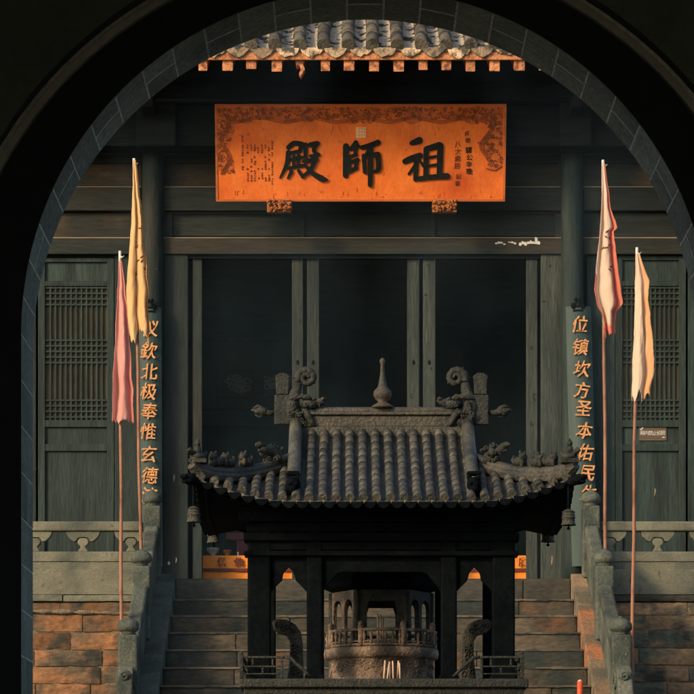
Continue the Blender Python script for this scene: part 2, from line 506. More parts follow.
def wall_with_arch(mb, r, zc, ya, yb, x0, x1, ztop):
    A = arch_path(r, zc)
    n = len(A)
    B = []
    for i, (x, z) in enumerate(A):
        k = (i - 1) / (n - 3)
        if i == 0: B.append((x0, 0.02)); continue
        if i == n - 1: B.append((x1, 0.02)); continue
        dx, dz = x - GX, max(z - zc, 0)
        s = 1e9
        if dx < -1e-6: s = min(s, (x0 - GX) / dx)
        if dx > 1e-6: s = min(s, (x1 - GX) / dx)
        if dz > 1e-6: s = min(s, (ztop - zc) / dz)
        B.append((GX + dx * s, zc + dz * s))
    vs = [(x, ya, z) for x, z in A] + [(x, ya, z) for x, z in B] + [(x, yb, z) for x, z in A] + [(x, yb, z) for x, z in B]
    fs = []
    for i in range(n - 1):
        fs += [(i, i + 1, n + i + 1, n + i), (2*n + i, 3*n + i, 3*n + i + 1, 2*n + i + 1), (i, 2*n + i, 2*n + i + 1, i + 1)]
    mb._add(vs, fs)


GTOP = CZ + 4.45
RB = 1.70; ZB = GZc - 0.13
# core of the arch (mortar shows in the joints), blocks proud of it
b = MB(); ring(b, GR + .0015, GZc, RB + .06, ZB, Y1 + .02, Y2 - .004); b.build('arch_core', M['joint'], gate)
b = MB()
nblk = 34
tot = PI * GR
step = 34 * 12.0 / F * 1.06
LB = 0.0
na = int(round(tot / step)); da = PI / na
JW = .0046
rnd = random.Random(3)


def soffit_block(mb, a0, a1, ya, yb):
    m = 4
    g = JW / GR
    vs = []
    for r in (GR, GR + .05):
        for y in (ya + JW, yb - JW):
            for k in range(m + 1):
                a = a0 + g + (a1 - a0 - 2 * g) * k / m
                vs.append((GX - r * math.cos(a), y, GZc + r * math.sin(a)))
    q = m + 1
    fs = []
    for k in range(m):
        fs += [(k, k + 1, q + k + 1, q + k), (k, 2*q + k, 2*q + k + 1, k + 1), (q + k, q + k + 1, 3*q + k + 1, 3*q + k)]
    fs += [(0, q, 3*q, 2*q), (m, 2*q + m, 3*q + m, q + m)]
    mb._add(vs, fs)


ymid = (Y1 + Y2) / 2
for i in range(na):
    a0, a1 = i * da, (i + 1) * da
    b.c = rnd.random()
    if i % 2:
        soffit_block(b, a0, a1, Y1, Y2)
    else:
        soffit_block(b, a0, a1, Y1, ymid - .007)
        b.c = rnd.random()
        soffit_block(b, a0, a1, ymid + .007, Y2)
for side in (-1, 1):
    z = GZc; i = 0
    while z > 0.1:
        z2 = max(z - step * 1.25, 0.03)
        parts = [(Y1, Y2)] if i % 2 == 0 else [(Y1, ymid - .005), (ymid + .005, Y2)]
        for ya, yb in parts:
            b.c = rnd.random()
            xa = GX + side * GR; xb = GX + side * (GR + .05)
            b.box((min(xa, xb), ya + JW, z2 + JW), (max(xa, xb), yb - JW, z - JW))
        z = z2; i += 1
b.build('arch_brick', M['voussoir'], gate)
b = MB(); ring(b, GR - .001, GZc, RB, ZB, Y1 - .006, Y1 + .002); b.build('arch_band', M['gate_black'], gate)
b = MB(); ring(b, RB - .035, ZB, RB - .002, ZB, Y1 - .05, Y1 - .006); b.build('arch_moulding', M['gate_mould'], gate, bevel=.006)
b = MB(); wall_with_arch(b, RB + .03, ZB, Y1 - .07, Y2 - .012, -3.6, 3.8, GTOP); b.build('wall', M['gate_wall'], gate)
b = MB()
b.box((-3.9, -1.4, 0.004), (-3.605, Y2 - .02, GTOP)); b.build('wall', M['gate_wall'], gate)  # unseen side walls and rear columns, added to keep the arch face dark
b = MB(); b.box((3.805, -1.4, 0.004), (4.1, Y2 - .02, GTOP)); b.build('wall', M['gate_wall'], gate)
for x in (-3.5, 3.45):
    b = MB(); b.tube([(x + .1, -1.6, 0.004), (x + .1, -1.6, GTOP - .06)], .13, 16); b.build('column', M['black_wood'], gate)
b = MB()
b.prism([(-4.6, GTOP - .1), (0.1, GTOP + .9), (4.8, GTOP - .1), (4.8, GTOP + .02), (0.1, GTOP + 1.05), (-4.6, GTOP + .02)], -2.0, 14.9)
b.build('roof', M['hall_tile'], gate)  # unseen roof over the camera, added to shade the near arch face
b = MB(); b.box((-3.6, -1.7, GTOP - .06), (3.8, Y1 - .072, GTOP - .02)); b.build('ceiling', M['gate_wall'], gate)  # unseen ceiling, added for the same shading

# ================================================================== TEMPLE HALL
hall = thing('temple_hall', 'dark timber temple hall with lattice doors under a tiled roof', 'temple', (0.17, 29.5, FZ))
YF = 29.5                      # plane of boards and panels
YB = 29.42                     # beams, proud of the panels
YC = 29.42                     # column axis
colr = 11 * YC / F
col_px = [(150.5, 150), (574, 150)]
CLX = [WX(150.5, YC), WX(574, YC)]
for cx in CLX:
    b = MB()
    n = 14
    b.tube([(cx + (0.17 - cx) * .012 * (k / n), YC, FZ + .05 + k / n * (WZ(140, YC) - FZ - .05)) for k in range(n + 1)], colr, 24)
    b.lathe([(colr * 1.5, 0.004), (colr * 1.6, .03), (colr * 1.25, .05)], (cx, YC, FZ), 24)
    b.build('column', M['wood_v'], hall)
# outer columns of the side bays
for cx in (CLX[0] - 2.3, CLX[1] + 2.3):
    b = MB(); b.tube([(cx, YC, FZ + .004), (cx, YC, WZ(140, YC))], colr, 24); b.build('column', M['wood_v'], hall)

xl, xr = CLX[0] - 2.3, CLX[1] + 2.3
bays = [(xl + colr, CLX[0] - colr * .9), (CLX[0] + colr * .9, CLX[1] - colr * .9), (CLX[1] + colr * .9, xr - colr)]
# horizontal members, given by photo rows; each spans a bay
rows = [('head_beam', 'wood_h', 146, 154, 29.36, .14), ('transom_board', 'wood_h', 156, 163, YF, .05), ('transom_board', 'wood_brown', 164, 186, YF + .01, .04),
        ('bead_strip', 'wood_pale', 186.3, 187.3, YF - .02, .05), ('transom_beam', 'wood_h', 187.6, 210.5, YB + .02, .12)]
for x0, x1 in bays:
    for nm, mt, ya, yb, Y, d in rows:
        b = MB(); b.box((x0, Y, WZ(yb, Y)), (x1, Y + d, WZ(ya, Y))); b.c = random.random(); b.build(nm, M[mt], hall, bevel=.006 if d > .05 else 0)
    for nm, mt, ya, yb, Y, d in [('bead_strip', 'wood_pale', 237.2, 238.2, YF - .02, .05), ('lintel', 'wood_h', 238.5, 254, YB + .02, .12)]:
        b = MB(); b.box((x0, Y, WZ(yb, Y)), (x1, Y + d, WZ(ya, Y))); b.build(nm, M[mt], hall, bevel=.006 if d > .05 else 0)
# upper panels with frames
side = [(62, 140, 'wood_brown'), (586, 690, 'wood_h')]
b = MB(); b.box((bays[0][0], YF + .012, WZ(237, YF)), (bays[0][1], YF + .05, WZ(213, YF))); b.build('transom_panel', M['wood_brown'], hall)
b = MB(); b.box((bays[2][0], YF + .012, WZ(237, YF)), (bays[2][1], YF + .05, WZ(213, YF))); b.build('transom_panel', M['wood_h'], hall)
for xa, xb in ((172, 300), (304, 431), (435, 555)):
    b = MB(); b.pbox(xa, xb, 214, 236, YF + .03, .03); b.build('transom_panel', M['wood_h'], hall)
b = MB()
for xa, xb in ((162, 172), (300, 304), (431, 435), (555, 563)):
    b.pbox(xa, xb, 211.5, 237, YF, .055)
b.pbox(172, 555, 211.5, 214, YF + .003, .05); b.build('panel_frame', M['wood_h'], hall)
for xa, xb in ((163, 166), (558, 562)):
    b = MB(); b.pbox(xa, xb, 155, 187, YF - .01, .03); b.build('panel_frame', M['wood_h'], hall)

# beams under the eave
b = MB(); b.box((xl - .5, 29.05, WZ(146, 29.05)), (xr + .5, 29.36, WZ(104, 29.05))); b.build('eave_beam', M['black_wood'], hall, bevel=.012)
b = MB(); b.box((xl - .8, 28.90, WZ(92, 28.95)), (xr + .8, 28.97, WZ(92, 28.95) + .48)); b.build('shade_board', M['black_wood'], hall)  # black board added to stand for the deep shade above the purlin
b = MB(); b.tube([(xl - .8, 28.95, WZ(92, 28.95)), (xr + .8, 28.95, WZ(92, 28.95))], .11, 20); b.build('purlin', M['black_wood'], hall)
for px in (150, 574):
    b = MB(); b.pbox(px - 14, px + 26 if px < 300 else px + 18, 100, 146, 28.93, .1); b.build('bracket_block', M['black_wood'], hall, bevel=.02)
    b = MB()
    for k in range(3):
        b.box((WX(px, 29) - .06, 28.55 + .13 * k, WZ(118 - 14 * k, 29)), (WX(px, 29) + .06, 29.04, WZ(106 - 14 * k, 29)))
    b.build('bracket_arm', M['black_wood'], hall, bevel=.015)

# door frame and open leaves in the middle bay
Yd = 29.5
zt = WZ(254, Yd)
def vpost(name, xa, xb, Y, d, m='wood_post', bev=.006, z1=None):
    b = MB(); b.box((WX(xa, Y), Y, FZ + .003), (WX(xb, Y), Y + d, (z1 or WZ(254.3, Y)))); b.c = random.random()
    return b.build(name, M[m], hall, bevel=bev)
vpost('door_stile', 163.5, 188, Yd - .03, .09, 'wood_v')
vpost('door_stile', 541, 562, Yd - .03, .09, 'wood_post')
vpost('door_jamb', 192.5, 202, Yd + .02, .10, 'wood_v')
vpost('door_jamb', 526.5, 537.5, Yd + .02, .10)
for xa, xb in ((292, 303), (307, 319), (407.5, 419.5), (423, 435.5)):
    p = vpost('door_leaf', xa, xb, Yd + .03, .26)
    b = MB()
    b.box((WX(xb, Yd) - .012, Yd + .012, FZ + .02), (WX(xb, Yd) - .002, Yd + .03, WZ(256, Yd))); b.build('edge_bead', M['wood_v'], p)
    b = MB(); x = WX((xa + xb) / 2, Yd)
    z = WZ(362, Yd); b.box((x - .01, Yd + .022, z - .02), (x + .01, Yd + .0285, z + .02)); b.build('keyhole', M['iron_black'], p)
b = MB(); b.pbox(188, 541, 582, 600, Yd + .02, .12); b.build('threshold', M['wood_h'], hall)
b = MB(); b.box((WX(188, Yd), Yd - .01, WZ(258.5, Yd)), (WX(541, Yd), Yd + .1, WZ(254.6, Yd))); b.build('door_head', M['black_wood'], hall)


def lattice_door(x0, x1, ytop, flip):
    """door leaf: frame, top panel, lattice window, waist panel, lower panel"""
    Y = Yd
    root = MB()
    zf = FZ + .003
    st = 7
    X0, X1 = WX(x0, Y), WX(x1, Y); S = st * Y / F
    zs = lambda py: WZ(py, Y)
    root.box((X0, Y, zf), (X0 + S, Y + .06, zs(ytop)))
    root.box((X1 - S, Y, zf), (X1, Y + .06, zs(ytop)))
    for a, c in ((ytop, ytop + 4), (281, 286), (420, 427), (444, 451), (584, 592)):
        root.box((X0 + S, Y + .003, zs(c)), (X1 - S, Y + .057, zs(a)))
    d = root.build('lattice_door', M['wood_door'], hall, bevel=.004)
    for a, c in ((ytop + 4, 281), (427, 444), (451, 584)):
        p = MB(); p.c = random.random(); p.box((X0 + S, Y + .03, zs(c)), (X1 - S, Y + .05, zs(a))); p.build('panel', M['wood_door'], d)
    p = MB(); p.box((X0 + S, Y + .048, zs(420)), (X1 - S, Y + .056, zs(286))); p.build('backing_paper', M['paper'], d)
    l = MB()
    nb = 12
    wv = 1.6 * Y / F
    gx = (X1 - X0 - 2 * S) / nb
    for k in range(1, nb):
        x = X0 + S + gx * k
        l.box((x - wv / 2, Y + .018, zs(420)), (x + wv / 2, Y + .036, zs(286)))
    hr = [287.5 + 5.6 * k for k in range(4)] + [340 + 5.6 * k for k in range(5)] + [400 + 5.6 * k for k in range(4)]
    for y in hr:
        l.box((X0 + S, Y + .014, zs(y + .8)), (X1 - S, Y + .03, zs(y - .8)))
    l.build('lattice', M['wood_door'], d)
    return d


lattice_door(38, 114, 258, 0)
lattice_door(615.5, 686, 256, 1)
lattice_door(-38, 36, 258, 0)
lattice_door(688, 758, 256, 1)
for xa, xb in ((114.5, 139), (-62, -40), (587, 615), (759, 775)):
    vpost('door_stile', xa, xb, Yd + .005, .07, 'wood_door')
b = MB(); b.box((bays[0][0], Yd + .02, WZ(258, Yd)), (bays[0][1], Yd + .09, WZ(254.4, Yd))); b.build('door_head', M['black_wood'], hall)
b = MB(); b.box((bays[2][0], Yd + .02, WZ(256, Yd)), (bays[2][1], Yd + .09, WZ(254.4, Yd))); b.build('door_head', M['black_wood'], hall)
# body of the hall
ZT = WZ(60, 29.5)
for nm, lo, hi in (('side_wall', (xl - .1, 29.6, FZ + .003), (xl + .08, 36, ZT)), ('side_wall', (xr - .08, 29.6, FZ + .003), (xr + .1, 36, ZT)),
                   ('rear_wall', (xl - .1, 36.002, FZ + .003), (xr + .1, 36.2, ZT)),
                   ('ceiling', (xl + .082, 29.65, WZ(240, 29.6)), (xr - .082, 35.998, WZ(236, 29.6))),
                   ('upper_wall', (xl + .082, 29.56, WZ(254, 29.56)), (xr - .082, 29.62, WZ(100, 29.56)))):
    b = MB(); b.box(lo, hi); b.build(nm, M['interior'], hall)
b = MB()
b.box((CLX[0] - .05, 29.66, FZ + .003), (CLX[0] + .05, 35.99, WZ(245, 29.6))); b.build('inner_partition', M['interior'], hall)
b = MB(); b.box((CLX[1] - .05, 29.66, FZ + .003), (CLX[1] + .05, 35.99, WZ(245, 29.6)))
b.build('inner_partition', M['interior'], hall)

rpc = random.Random(4)
for px, py, hh_, Yk, mm in ((655, 492, 9, Yd + .028, 'wood_pale'), (174, 478, 8, Yd - .032, 'wood_pale'), (176, 560, 6, Yd - .032, 'white'), (169, 563, 4, Yd - .032, 'white'), (548, 470, 7, Yd - .032, 'wood_pale'), (552, 560, 10, Yd - .032, 'wood_pale'), (172, 428, 10, Yd - .032, 'wood_brown')):
    b = MB()
    b.pprism([(px - .8, py + hh_ / 2), (px - 1.6 * rpc.random(), py), (px - .3, py - hh_ / 2), (px + 1.0, py - hh_ * .2), (px + 1.4 * rpc.random(), py + hh_ * .3)], Yk, .004)
    b.build('paint_chip', M[mm], hall)
# ---- hall roof: deck, tile rolls, lime-bedded pans, drip tiles, rafters
YE = 27.9
ze = WZ(52, YE)                # underside of the tiles at the eave
SL = math.tan(R(30))
pitch = 24.4 * YE / F
x_c = WX(360.5, YE)
nr = 38
def rz(y):                     # deck height at depth y
    t = y - YE
    return ze + SL * t + .016 * t * t
b = MB()
xs0, xs1 = x_c - (nr / 2 + .5) * pitch, x_c + (nr / 2 + .5) * pitch
yr = 33.0
K = 14
def deck(u, v):
    y = YE + (yr - YE) * v
    return (xs0 + (xs1 - xs0) * u, y, rz(y))
b.grid(deck, 2, K, False)
b.grid(lambda u, v: (xs0 + (xs1 - xs0) * u, 2 * yr - (YE + (yr - YE) * v), rz(YE + (yr - YE) * v)), 2, K, False)
b.build('roof', M['pan'], hall)
b = MB()
for i in range(nr + 1):
    x = x_c + (i - nr / 2 + .5) * pitch
    b.c = random.random()
    yy = YE - .075
    path = []
    while yy < yr:
        path.append(yy); yy += .26
    path.append(yr)
    for k in range(len(path) - 1):
        b.c = random.random()
        j = random.uniform(-.004, .004)
        b.tube([(x + j, path[k], rz(path[k]) + .088), (x + j, path[k + 1] - .006, rz(path[k + 1] - .006) + .088)], [.064, .060], 14)
b.tube([(xs0, yr, rz(yr) + .1), (xs1, yr, rz(yr) + .1)], .22, 16)
b.build('roof_tiles', M['hall_tile'], hall)
b = MB()   # smooth bedding between the tiles, wavy and cracked
for i in range(nr):
    x = x_c + (i - nr / 2 + 1) * pitch
    def pan(u, v, x=x, i=i):
        y = YE - .02 + (yr - YE) * v
        return (x + (u - .5) * pitch * .66, y, rz(max(y, YE)) + .012 + .03 * (2 * u - 1) ** 2 + .006 * noise.noise(Vector((i * 3.1 + u, y * 9, 0))))
    b.grid(pan, 6, 40)
b.build('pan_bedding', M['pan'], hall)
for i in range(nr):
    x = x_c + (i - nr / 2 + 1) * pitch
    if abs(x - x_c) > 2.6: continue
    b = MB(); b.c = random.random()
    wd = pitch * .47; dr = .108 + random.uniform(-.012, .010)
    n = 12
    jx = random.uniform(-.006, .006); jz = random.uniform(-.006, .006)
    chip = random.uniform(.3, 2.8)
    top = [(x + jx - wd * math.cos(PI * k / n), ze + .056 + jz - .026 * math.sin(PI * k / n)) for k in range(n + 1)]
    bot = [(x + jx + wd * math.cos(PI * k / n), ze + .040 + jz - dr * (.86 * math.sin(PI * k / n) ** .85 + .14 * max(0, 1 - abs(k - n / 2) / 2)) * (1 - .2 * (abs(PI * k / n - chip) < .22))) for k in range(1, n)]
    b.prism(top + bot, YE - .055 - .006 * (i % 2), .02)
    b.build('drip_tile', M['drip'], hall, bevel=.004)
b = MB(); b.box((xs0, YE - .033, ze - .082), (xs1, YE - .004, ze + .03)); b.build('eave_board', M['rafter'], hall)
rw = 10 * YE / F
i0 = random.Random(5)
for k in range(nr):
    x = WX(203.3 + 24.35 * (k - 13), YE)
    if abs(x - x_c) > 4.4: continue
    s = i0.uniform(.86, 1.08)
    b = MB(); b.c = i0.random()
    z1 = WZ(58.5, YE); z0 = WZ(70.2, YE) + i0.uniform(-.014, .012); x += i0.uniform(-.008, .008)
    dz = SL * 1.3 * .55
    if k == 17:
        # a broken end, splintered away
        b.prism([(x - rw * .5, z1), (x + rw * .5, z1), (x + rw * .32, z1 - .05), (x + rw * .5, z1 - .10), (x + rw * .1, z1 - .17), (x - rw * .1, z1 - .14), (x + rw * .12, z1 - .1), (x - rw * .05, z1 - .06), (x - rw * .35, z1 - .075)], YE + .01, .12)
    else:
        lo = (x - rw / 2 * s, YE, z0); hi = (x + rw / 2 * s, YE + 1.3, z1)
        vs = [Vector((X, Y, Z + (Y - YE) * .42)) for X, Y, Z in ((lo[0], lo[1], lo[2]), (hi[0], lo[1], lo[2]), (hi[0], hi[1], lo[2]), (lo[0], hi[1], lo[2]), (lo[0], lo[1], hi[2]), (hi[0], lo[1], hi[2]), (hi[0], hi[1], hi[2]), (lo[0], hi[1], hi[2]))]
        b._add(vs, [(0,3,2,1),(4,5,6,7),(0,1,5,4),(1,2,6,5),(2,3,7,6),(3,0,4,7)])
    b.build('rafter', M['rafter'], hall, bevel=.003)
b = MB()   # boards above the rafters, deep eave shade put into their colour
b._add([(xs0, YE + .07, ze - .03), (xs1, YE + .07, ze - .03), (xs1, 29.6, ze - .03 + 1.5 * .45), (xs0, 29.6, ze - .03 + 1.5 * .45)], [(0, 1, 2, 3)])
b.build('eave_lining', M['black_wood'], hall)
# torn paper on the lintel
b = MB()
rp = random.Random(11)
Yp = YB + .02 - .006
for k in range(17):
    x = 495 + k * 2.65
    if 4 <= k <= 4 or k == 8: continue
    h = (1.6 if k < 9 else 3.4) * rp.uniform(.6, 1.2)
    if k == 15: h = 6.5
    y = 243.2 + rp.uniform(-1, 1) - (1.5 if k == 15 else 0)
    b.pprism([(x, y - h / 2 + rp.uniform(-.6, .6)), (x + 1.3, y - h / 2 - rp.uniform(0, .8)), (x + 2.8, y - h / 2 + .5), (x + 2.7, y + h / 2), (x + 1.1, y + h / 2 + rp.uniform(-.6, .6)), (x + .2, y + h / 2)], Yp - .0006 * (k % 3), .004)
tag(b.build('paper_strip', M['white']), 'torn white paper strip pasted on the dark lintel over the doorway', 'paper')

# ================================================================== PLAQUE
Pb = Vector((WX(360.5, 29.0), 29.0, WZ(201, 29.0)))      # bottom centre
pw = 288.0 * 29.0 / F; ph = 1.0
zt_ = WZ(104.5, 28.72)
tiltv = Vector((0, 28.72 - 29.0, zt_ - Pb.z)); ph = tiltv.length
tang = math.atan2(29.0 - 28.72, zt_ - Pb.z)              # leans towards the viewer
plq = thing('name_plaque', 'orange hanging plaque with three large black characters under the eave', 'plaque', tuple(Pb))
RT = Matrix.Rotation(tang, 3, 'X')


def pl_place(ob):
    """meshes are built flat (x, depth, z) around the plaque's bottom centre, then leaned forward"""
    ob.data.transform(RT.to_4x4())
    return ob


class PB(MB):
    def build(self, name, m, parent, bevel=0.0):
        self.v = [v + Pb for v in self.v]
        return pl_place(MB.build(self, name, m, parent, bevel))


def ppx(x, y):
    """photo pixel on the plaque -> plaque x, z"""
    return ((x - 360.5) / 288.0 * pw, (201 - y) / (201 - 104.5) * ph)


b = PB(); b.box((-pw / 2, 0, 0), (pw / 2, .05, ph)); board = b.build('board', M['plaque'], plq, bevel=.004)
b = PB()
e = .016
b.box((-pw/2 - .004, -.006, -.004), (pw/2 + .004, .03, e)); b.box((-pw/2 - .004, -.006, ph - e), (pw/2 + .004, .03, ph + .004))
b.box((-pw/2 - .005, -.007, e), (-pw/2 + e, .03, ph - e)); b.box((pw/2 - e, -.007, e), (pw/2 + .005, .03, ph - e))
b.build('frame', M['plaque_edge'], plq)
# three brush characters
def tr(ox, oy, s):
    return lambda x, y: ppx(ox + x / s, oy + y / s)
T1 = tr(270, 125, 5.783); T2 = tr(390, 120, 5.783)
SS = pw / 288.0 / 5.783
dian = [([(108,128),(140,104),(186,108)],[26,28,26]), ([(184,108),(174,150)],[28,22]), ([(120,160),(168,150)],[20,20]),
        ([(108,158),(98,225),(58,305)],[30,26,8]), ([(122,198),(186,184)],[18,18]), ([(140,178),(137,242)],[18,18]), ([(166,172),(163,240)],[20,18]),
        ([(106,248),(190,232)],[18,18]), ([(124,268),(104,306)],[22,12]), ([(166,262),(190,298)],[18,22]),
        ([(206,112),(206,182)],[26,22]), ([(232,112),(274,104)],[26,28]), ([(268,106),(254,148),(282,168)],[28,22,18]), ([(236,176),(276,172)],[18,16]),
        ([(196,208),(268,196)],[22,26]), ([(262,198),(232,258),(184,298)],[26,24,10]), ([(202,228),(246,276),(300,308),(334,314)],[16,28,36,6])]
shi = [([(440,122),(437,290)],[36,32]), ([(496,100),(470,132)],[28,18]), ([(464,138),(508,120)],[22,24]), ([(500,122),(490,168)],[24,18]), ([(456,182),(498,170)],[18,20]),
       ([(462,190),(458,262)],[18,20]), ([(470,212),(506,198)],[18,22]), ([(502,200),(494,246)],[24,20]), ([(452,268),(500,246)],[24,20]),
       ([(530,128),(572,118),(624,98)],[24,30,30]), ([(590,112),(552,172)],[26,16]), ([(542,176),(548,270)],[26,24]), ([(548,184),(618,166)],[20,26]),
       ([(622,168),(626,250),(598,268)],[32,30,12]), ([(582,118),(580,240),(578,346)],[26,30,26])]
zu = [([(122,132),(166,116)],[24,40]), ([(84,238),(120,222),(172,204)],[30,36,34]), ([(166,210),(146,258),(106,312)],[30,24,12]), ([(150,238),(146,342)],[28,26]),
      ([(176,238),(190,262)],[10,20]), ([(206,168),(206,322)],[30,30]), ([(206,166),(282,144)],[30,38]), ([(288,146),(284,322)],[36,32]),
      ([(216,216),(274,206)],[14,14]), ([(216,264),(274,254)],[14,14]), ([(166,338),(240,328),(328,322)],[26,28,34])]
for strokes, T in ((dian, T1), (shi, T1), (zu, T2)):
    b = PB()
    for i, (pts, ws) in enumerate(strokes):
        b.stroke([T(*p) for p in pts], [q * SS for q in ws], -.012 - .0006 * i, .012)
    b.build('character', M['plaque_ink'], plq)
# carved cloud scrolls along the top and down both ends
def curl(mb, cx, cz, r, a0, sgn, turns=1.4, wdt=.007, dep=0):
    n = int(9 * turns) + 3
    pts = []; ws = []
    for k in range(n):
        t = k / (n - 1)
        rr = r * (1 - .82 * t)
        a = a0 + sgn * turns * 2 * PI * t
        pts.append((cx + rr * math.cos(a), cz + rr * math.sin(a)))
        ws.append(wdt * (1 - .4 * t))
    mb.stroke(pts, ws, -.0045 - dep, .0045, seg=2)
rc = random.Random(21)
def bl(x):
    return 2.2 * math.sin(x * .11) + 1.4 * math.sin(x * .31)
b = PB()
pts = [ppx(217.5, 107)] + [ppx(217.5, y) for y in range(112, 172, 6)] + [ppx(222, 175), ppx(228, 172)] + [ppx(231 + 4 * math.sin(y * .16), y) for y in range(168, 122, -4)]
pts += [ppx(x, 121 + bl(x)) for x in range(234, 482, 4)] + [ppx(483 + 5 * math.sin(y * .2 + 1), y) for y in range(124, 168, 4)] + [ppx(488, 170), ppx(501.5, 166), ppx(501.5, 107)]
b.prism(pts[::-1], -.0025, .0025)
b.build('border_ground', M['plaque_dark'], plq)
b = PB()
def near_border(x, y):
    if y < 120 + bl(x): return True
    if x < 230 + 4 * math.sin(y * .16) and y < 173: return True
    if x > 483 + 5 * math.sin(y * .2 + 1) and y < 167: return True
    return False
for k in range(620):
    for _ in range(60):
        x = rc.uniform(218.5, 500.5); y = rc.uniform(108, 174)
        if near_border(x, y): break
    X, Z = ppx(x, y)
    curl(b, X, Z, rc.uniform(.010, .026), rc.uniform(0, 6.3), rc.choice((-1, 1)), rc.uniform(.45, .85), .0075, .0002 * (k % 23))
# long sinuous outlines that close the border
def wave(pts, wdt, dep):
    b.stroke([ppx(*p) for p in pts], [wdt] * len(pts), -.005 - dep, .005, seg=5)
for o in (0, 1.8, 3.6):
    wave([(222 + k * 11, 121 - o * .8 + 2.3 * math.sin(k * 1.35)) for k in range(25)], .005, .001 + o * .0002)
    wave([(485 + o + 6 * math.sin((y - 112) * .14), y) for y in range(112, 170, 6)], .006, .002 + o * .0002)
    wave([(228 - o + 4 * math.sin((y - 112) * .17), y) for y in range(114, 176, 6)], .005, .003 + o * .0002)
wave([(486, 168), (494, 170), (501, 166)], .009, .0042)
b.build('scroll_border', M['plaque_brown'], plq)


def plq_text(s, x, y, size_px, m, name='inscription', warp=.05, bold=.0):
    X, Z = ppx(x, y)
    o = text_mesh(s, size_px * pw / 288.0 * 1.08, M[m], name, None, (0, 0, 0), .004, bold, warp, rc.uniform(-.05, .05))
    o.parent = plq
    o.data.transform(Matrix.Translation((X, -.004, Z)))
    pl_place(o)
    return o
for s, x, y in (('驛', 468, 150), ('公', 469, 157), ('辛', 468.5, 164), ('晚', 469, 171), ('八', 457, 144), ('大', 457.5, 151), ('歲', 457, 158), ('居', 456.5, 165.5)):
    plq_text(s, x, y, 6.2, 'plaque_ink' if x > 460 else 'plaque_red')
for s, x, y in (('貞', 466, 133), ('德', 467, 140), ('記', 458, 176), ('書', 457, 183)):
    plq_text(s, x, y, 5, 'plaque_brown')
b = PB()      # tiny rows of a long list on the left side
rl = random.Random(9)
for cx in [248.0 + 3.55 * k for k in range(7)] + [243, 272.5]:
    y0, y1 = (145, 182) if 246 < cx < 272 else ((136, 170) if cx < 246 else (141, 184))
    y = y0
    while y < y1:
        if rl.random() < .82 and not (246 < cx < 272 and 152 < y < 176 and rl.random() < .45):
            X, Z = ppx(cx + rl.uniform(-.3, .3), y)
            h = .0075 * rl.uniform(.8, 1.3)
            b.stroke([(X - h, Z + rl.uniform(-.004, .004)), (X + h, Z + rl.uniform(-.004, .004))], [.005, .006], -.004 - .0003 * rl.random(), .004, seg=1)
            b.stroke([(X + rl.uniform(-.004, .004), Z + h), (X, Z - h)], [.005, .005], -.0046 - .0003 * rl.random(), .004, seg=1)
            if rl.random() < .5: b.stroke([(X - h, Z - h), (X + h, Z - h * .8)], [.004, .004], -.0052 - .0003 * rl.random(), .004, seg=1)
        y += 2.35
b.build('inscription', M['plaque_red'], plq)
b = PB()
x0, z0 = ppx(356, 137.5); x1, z1 = ppx(365.8, 127.2)
b.box((x0, -.004, z0), (x1, .002, z1)); sealo = b.build('seal', M['seal'], plq)
b = PB()
for k in range(9):
    u, v = k % 3, k // 3
    cx = x0 + (x1 - x0) * (.22 + .28 * u); cz = z0 + (z1 - z0) * (.2 + .3 * v)
    b.stroke([(cx - .011, cz + .008), (cx + .01, cz + .006), (cx + .008, cz - .01)], [.004, .004, .004], -.006 - .0003 * k, .002, seg=2)
b.build('seal_script', M['plaque_edge'], plq)
b = PB()      # drips and scratches along the lower edge
for k in range(26):
    x = rc.uniform(222, 500); y = 199 - abs(rc.gauss(0, 5))
    X, Z = ppx(x, y); l = rc.uniform(.01, .045)
    b.stroke([(X, Z + l), (X + rc.uniform(-.004, .004), Z)], [.003, rc.uniform(.004, .008)], -.0032 - .0001 * k, .003, seg=1)
for k in range(12):
    x = rc.uniform(400, 446) if k < 7 else rc.uniform(330, 350); y = rc.uniform(124, 137)
    X, Z = ppx(x, y); l = rc.uniform(.02, .07)
    b.stroke([(X, Z + l), (X + rc.uniform(-.003, .003), Z)], [.003, rc.uniform(.004, .007)], -.0032 - .0001 * k, .003, seg=1)
b.build('drip_stain', M['plaque_dark'], plq)

# carved supports below the plaque
def lion(px, label):
    Y = 28.93
    t = thing('plaque_support', label, 'carved support', (WX(px, Y), Y, WZ(212, Y)), 'carved gilt supports under the plaque')
    c = t.location
    u = Y / F
    b = MB()
    b.box((c.x - 12 * u, Y + .02, c.z + .5 * u), (c.x + 12 * u, Y + .1, c.z + 11 * u))
    for k in range(70):
        X, Z = rc.uniform(-11.3, 11.3), rc.uniform(1.0, 11.2)
        if Z < 3 and abs(X) > 9: continue
        b.blob(c + Vector((X * u, .008 + rc.uniform(-.015, .012), Z * u)), (rc.uniform(1.1, 2.3) * u, .03, rc.uniform(.9, 1.9) * u), Matrix.Rotation(rc.uniform(0, 3), 3, 'Y'), lump=.4, seed=k + px, n=8, m=6)
    b.build('carving', M['gilt'], t, lump=(.006, 40))
    b = MB(); b.box((c.x - 12 * u, Y + .01, c.z + 11.5 * u), (c.x + 12 * u, Y + .4, c.z + 13.5 * u)); b.build('bar', M['gilt'], t, bevel=.004)
    return t
lion(279, 'gilt carved support under the plaque, below the leftmost large character')
lion(444.5, 'gilt carved support under the plaque, below the rightmost large character')

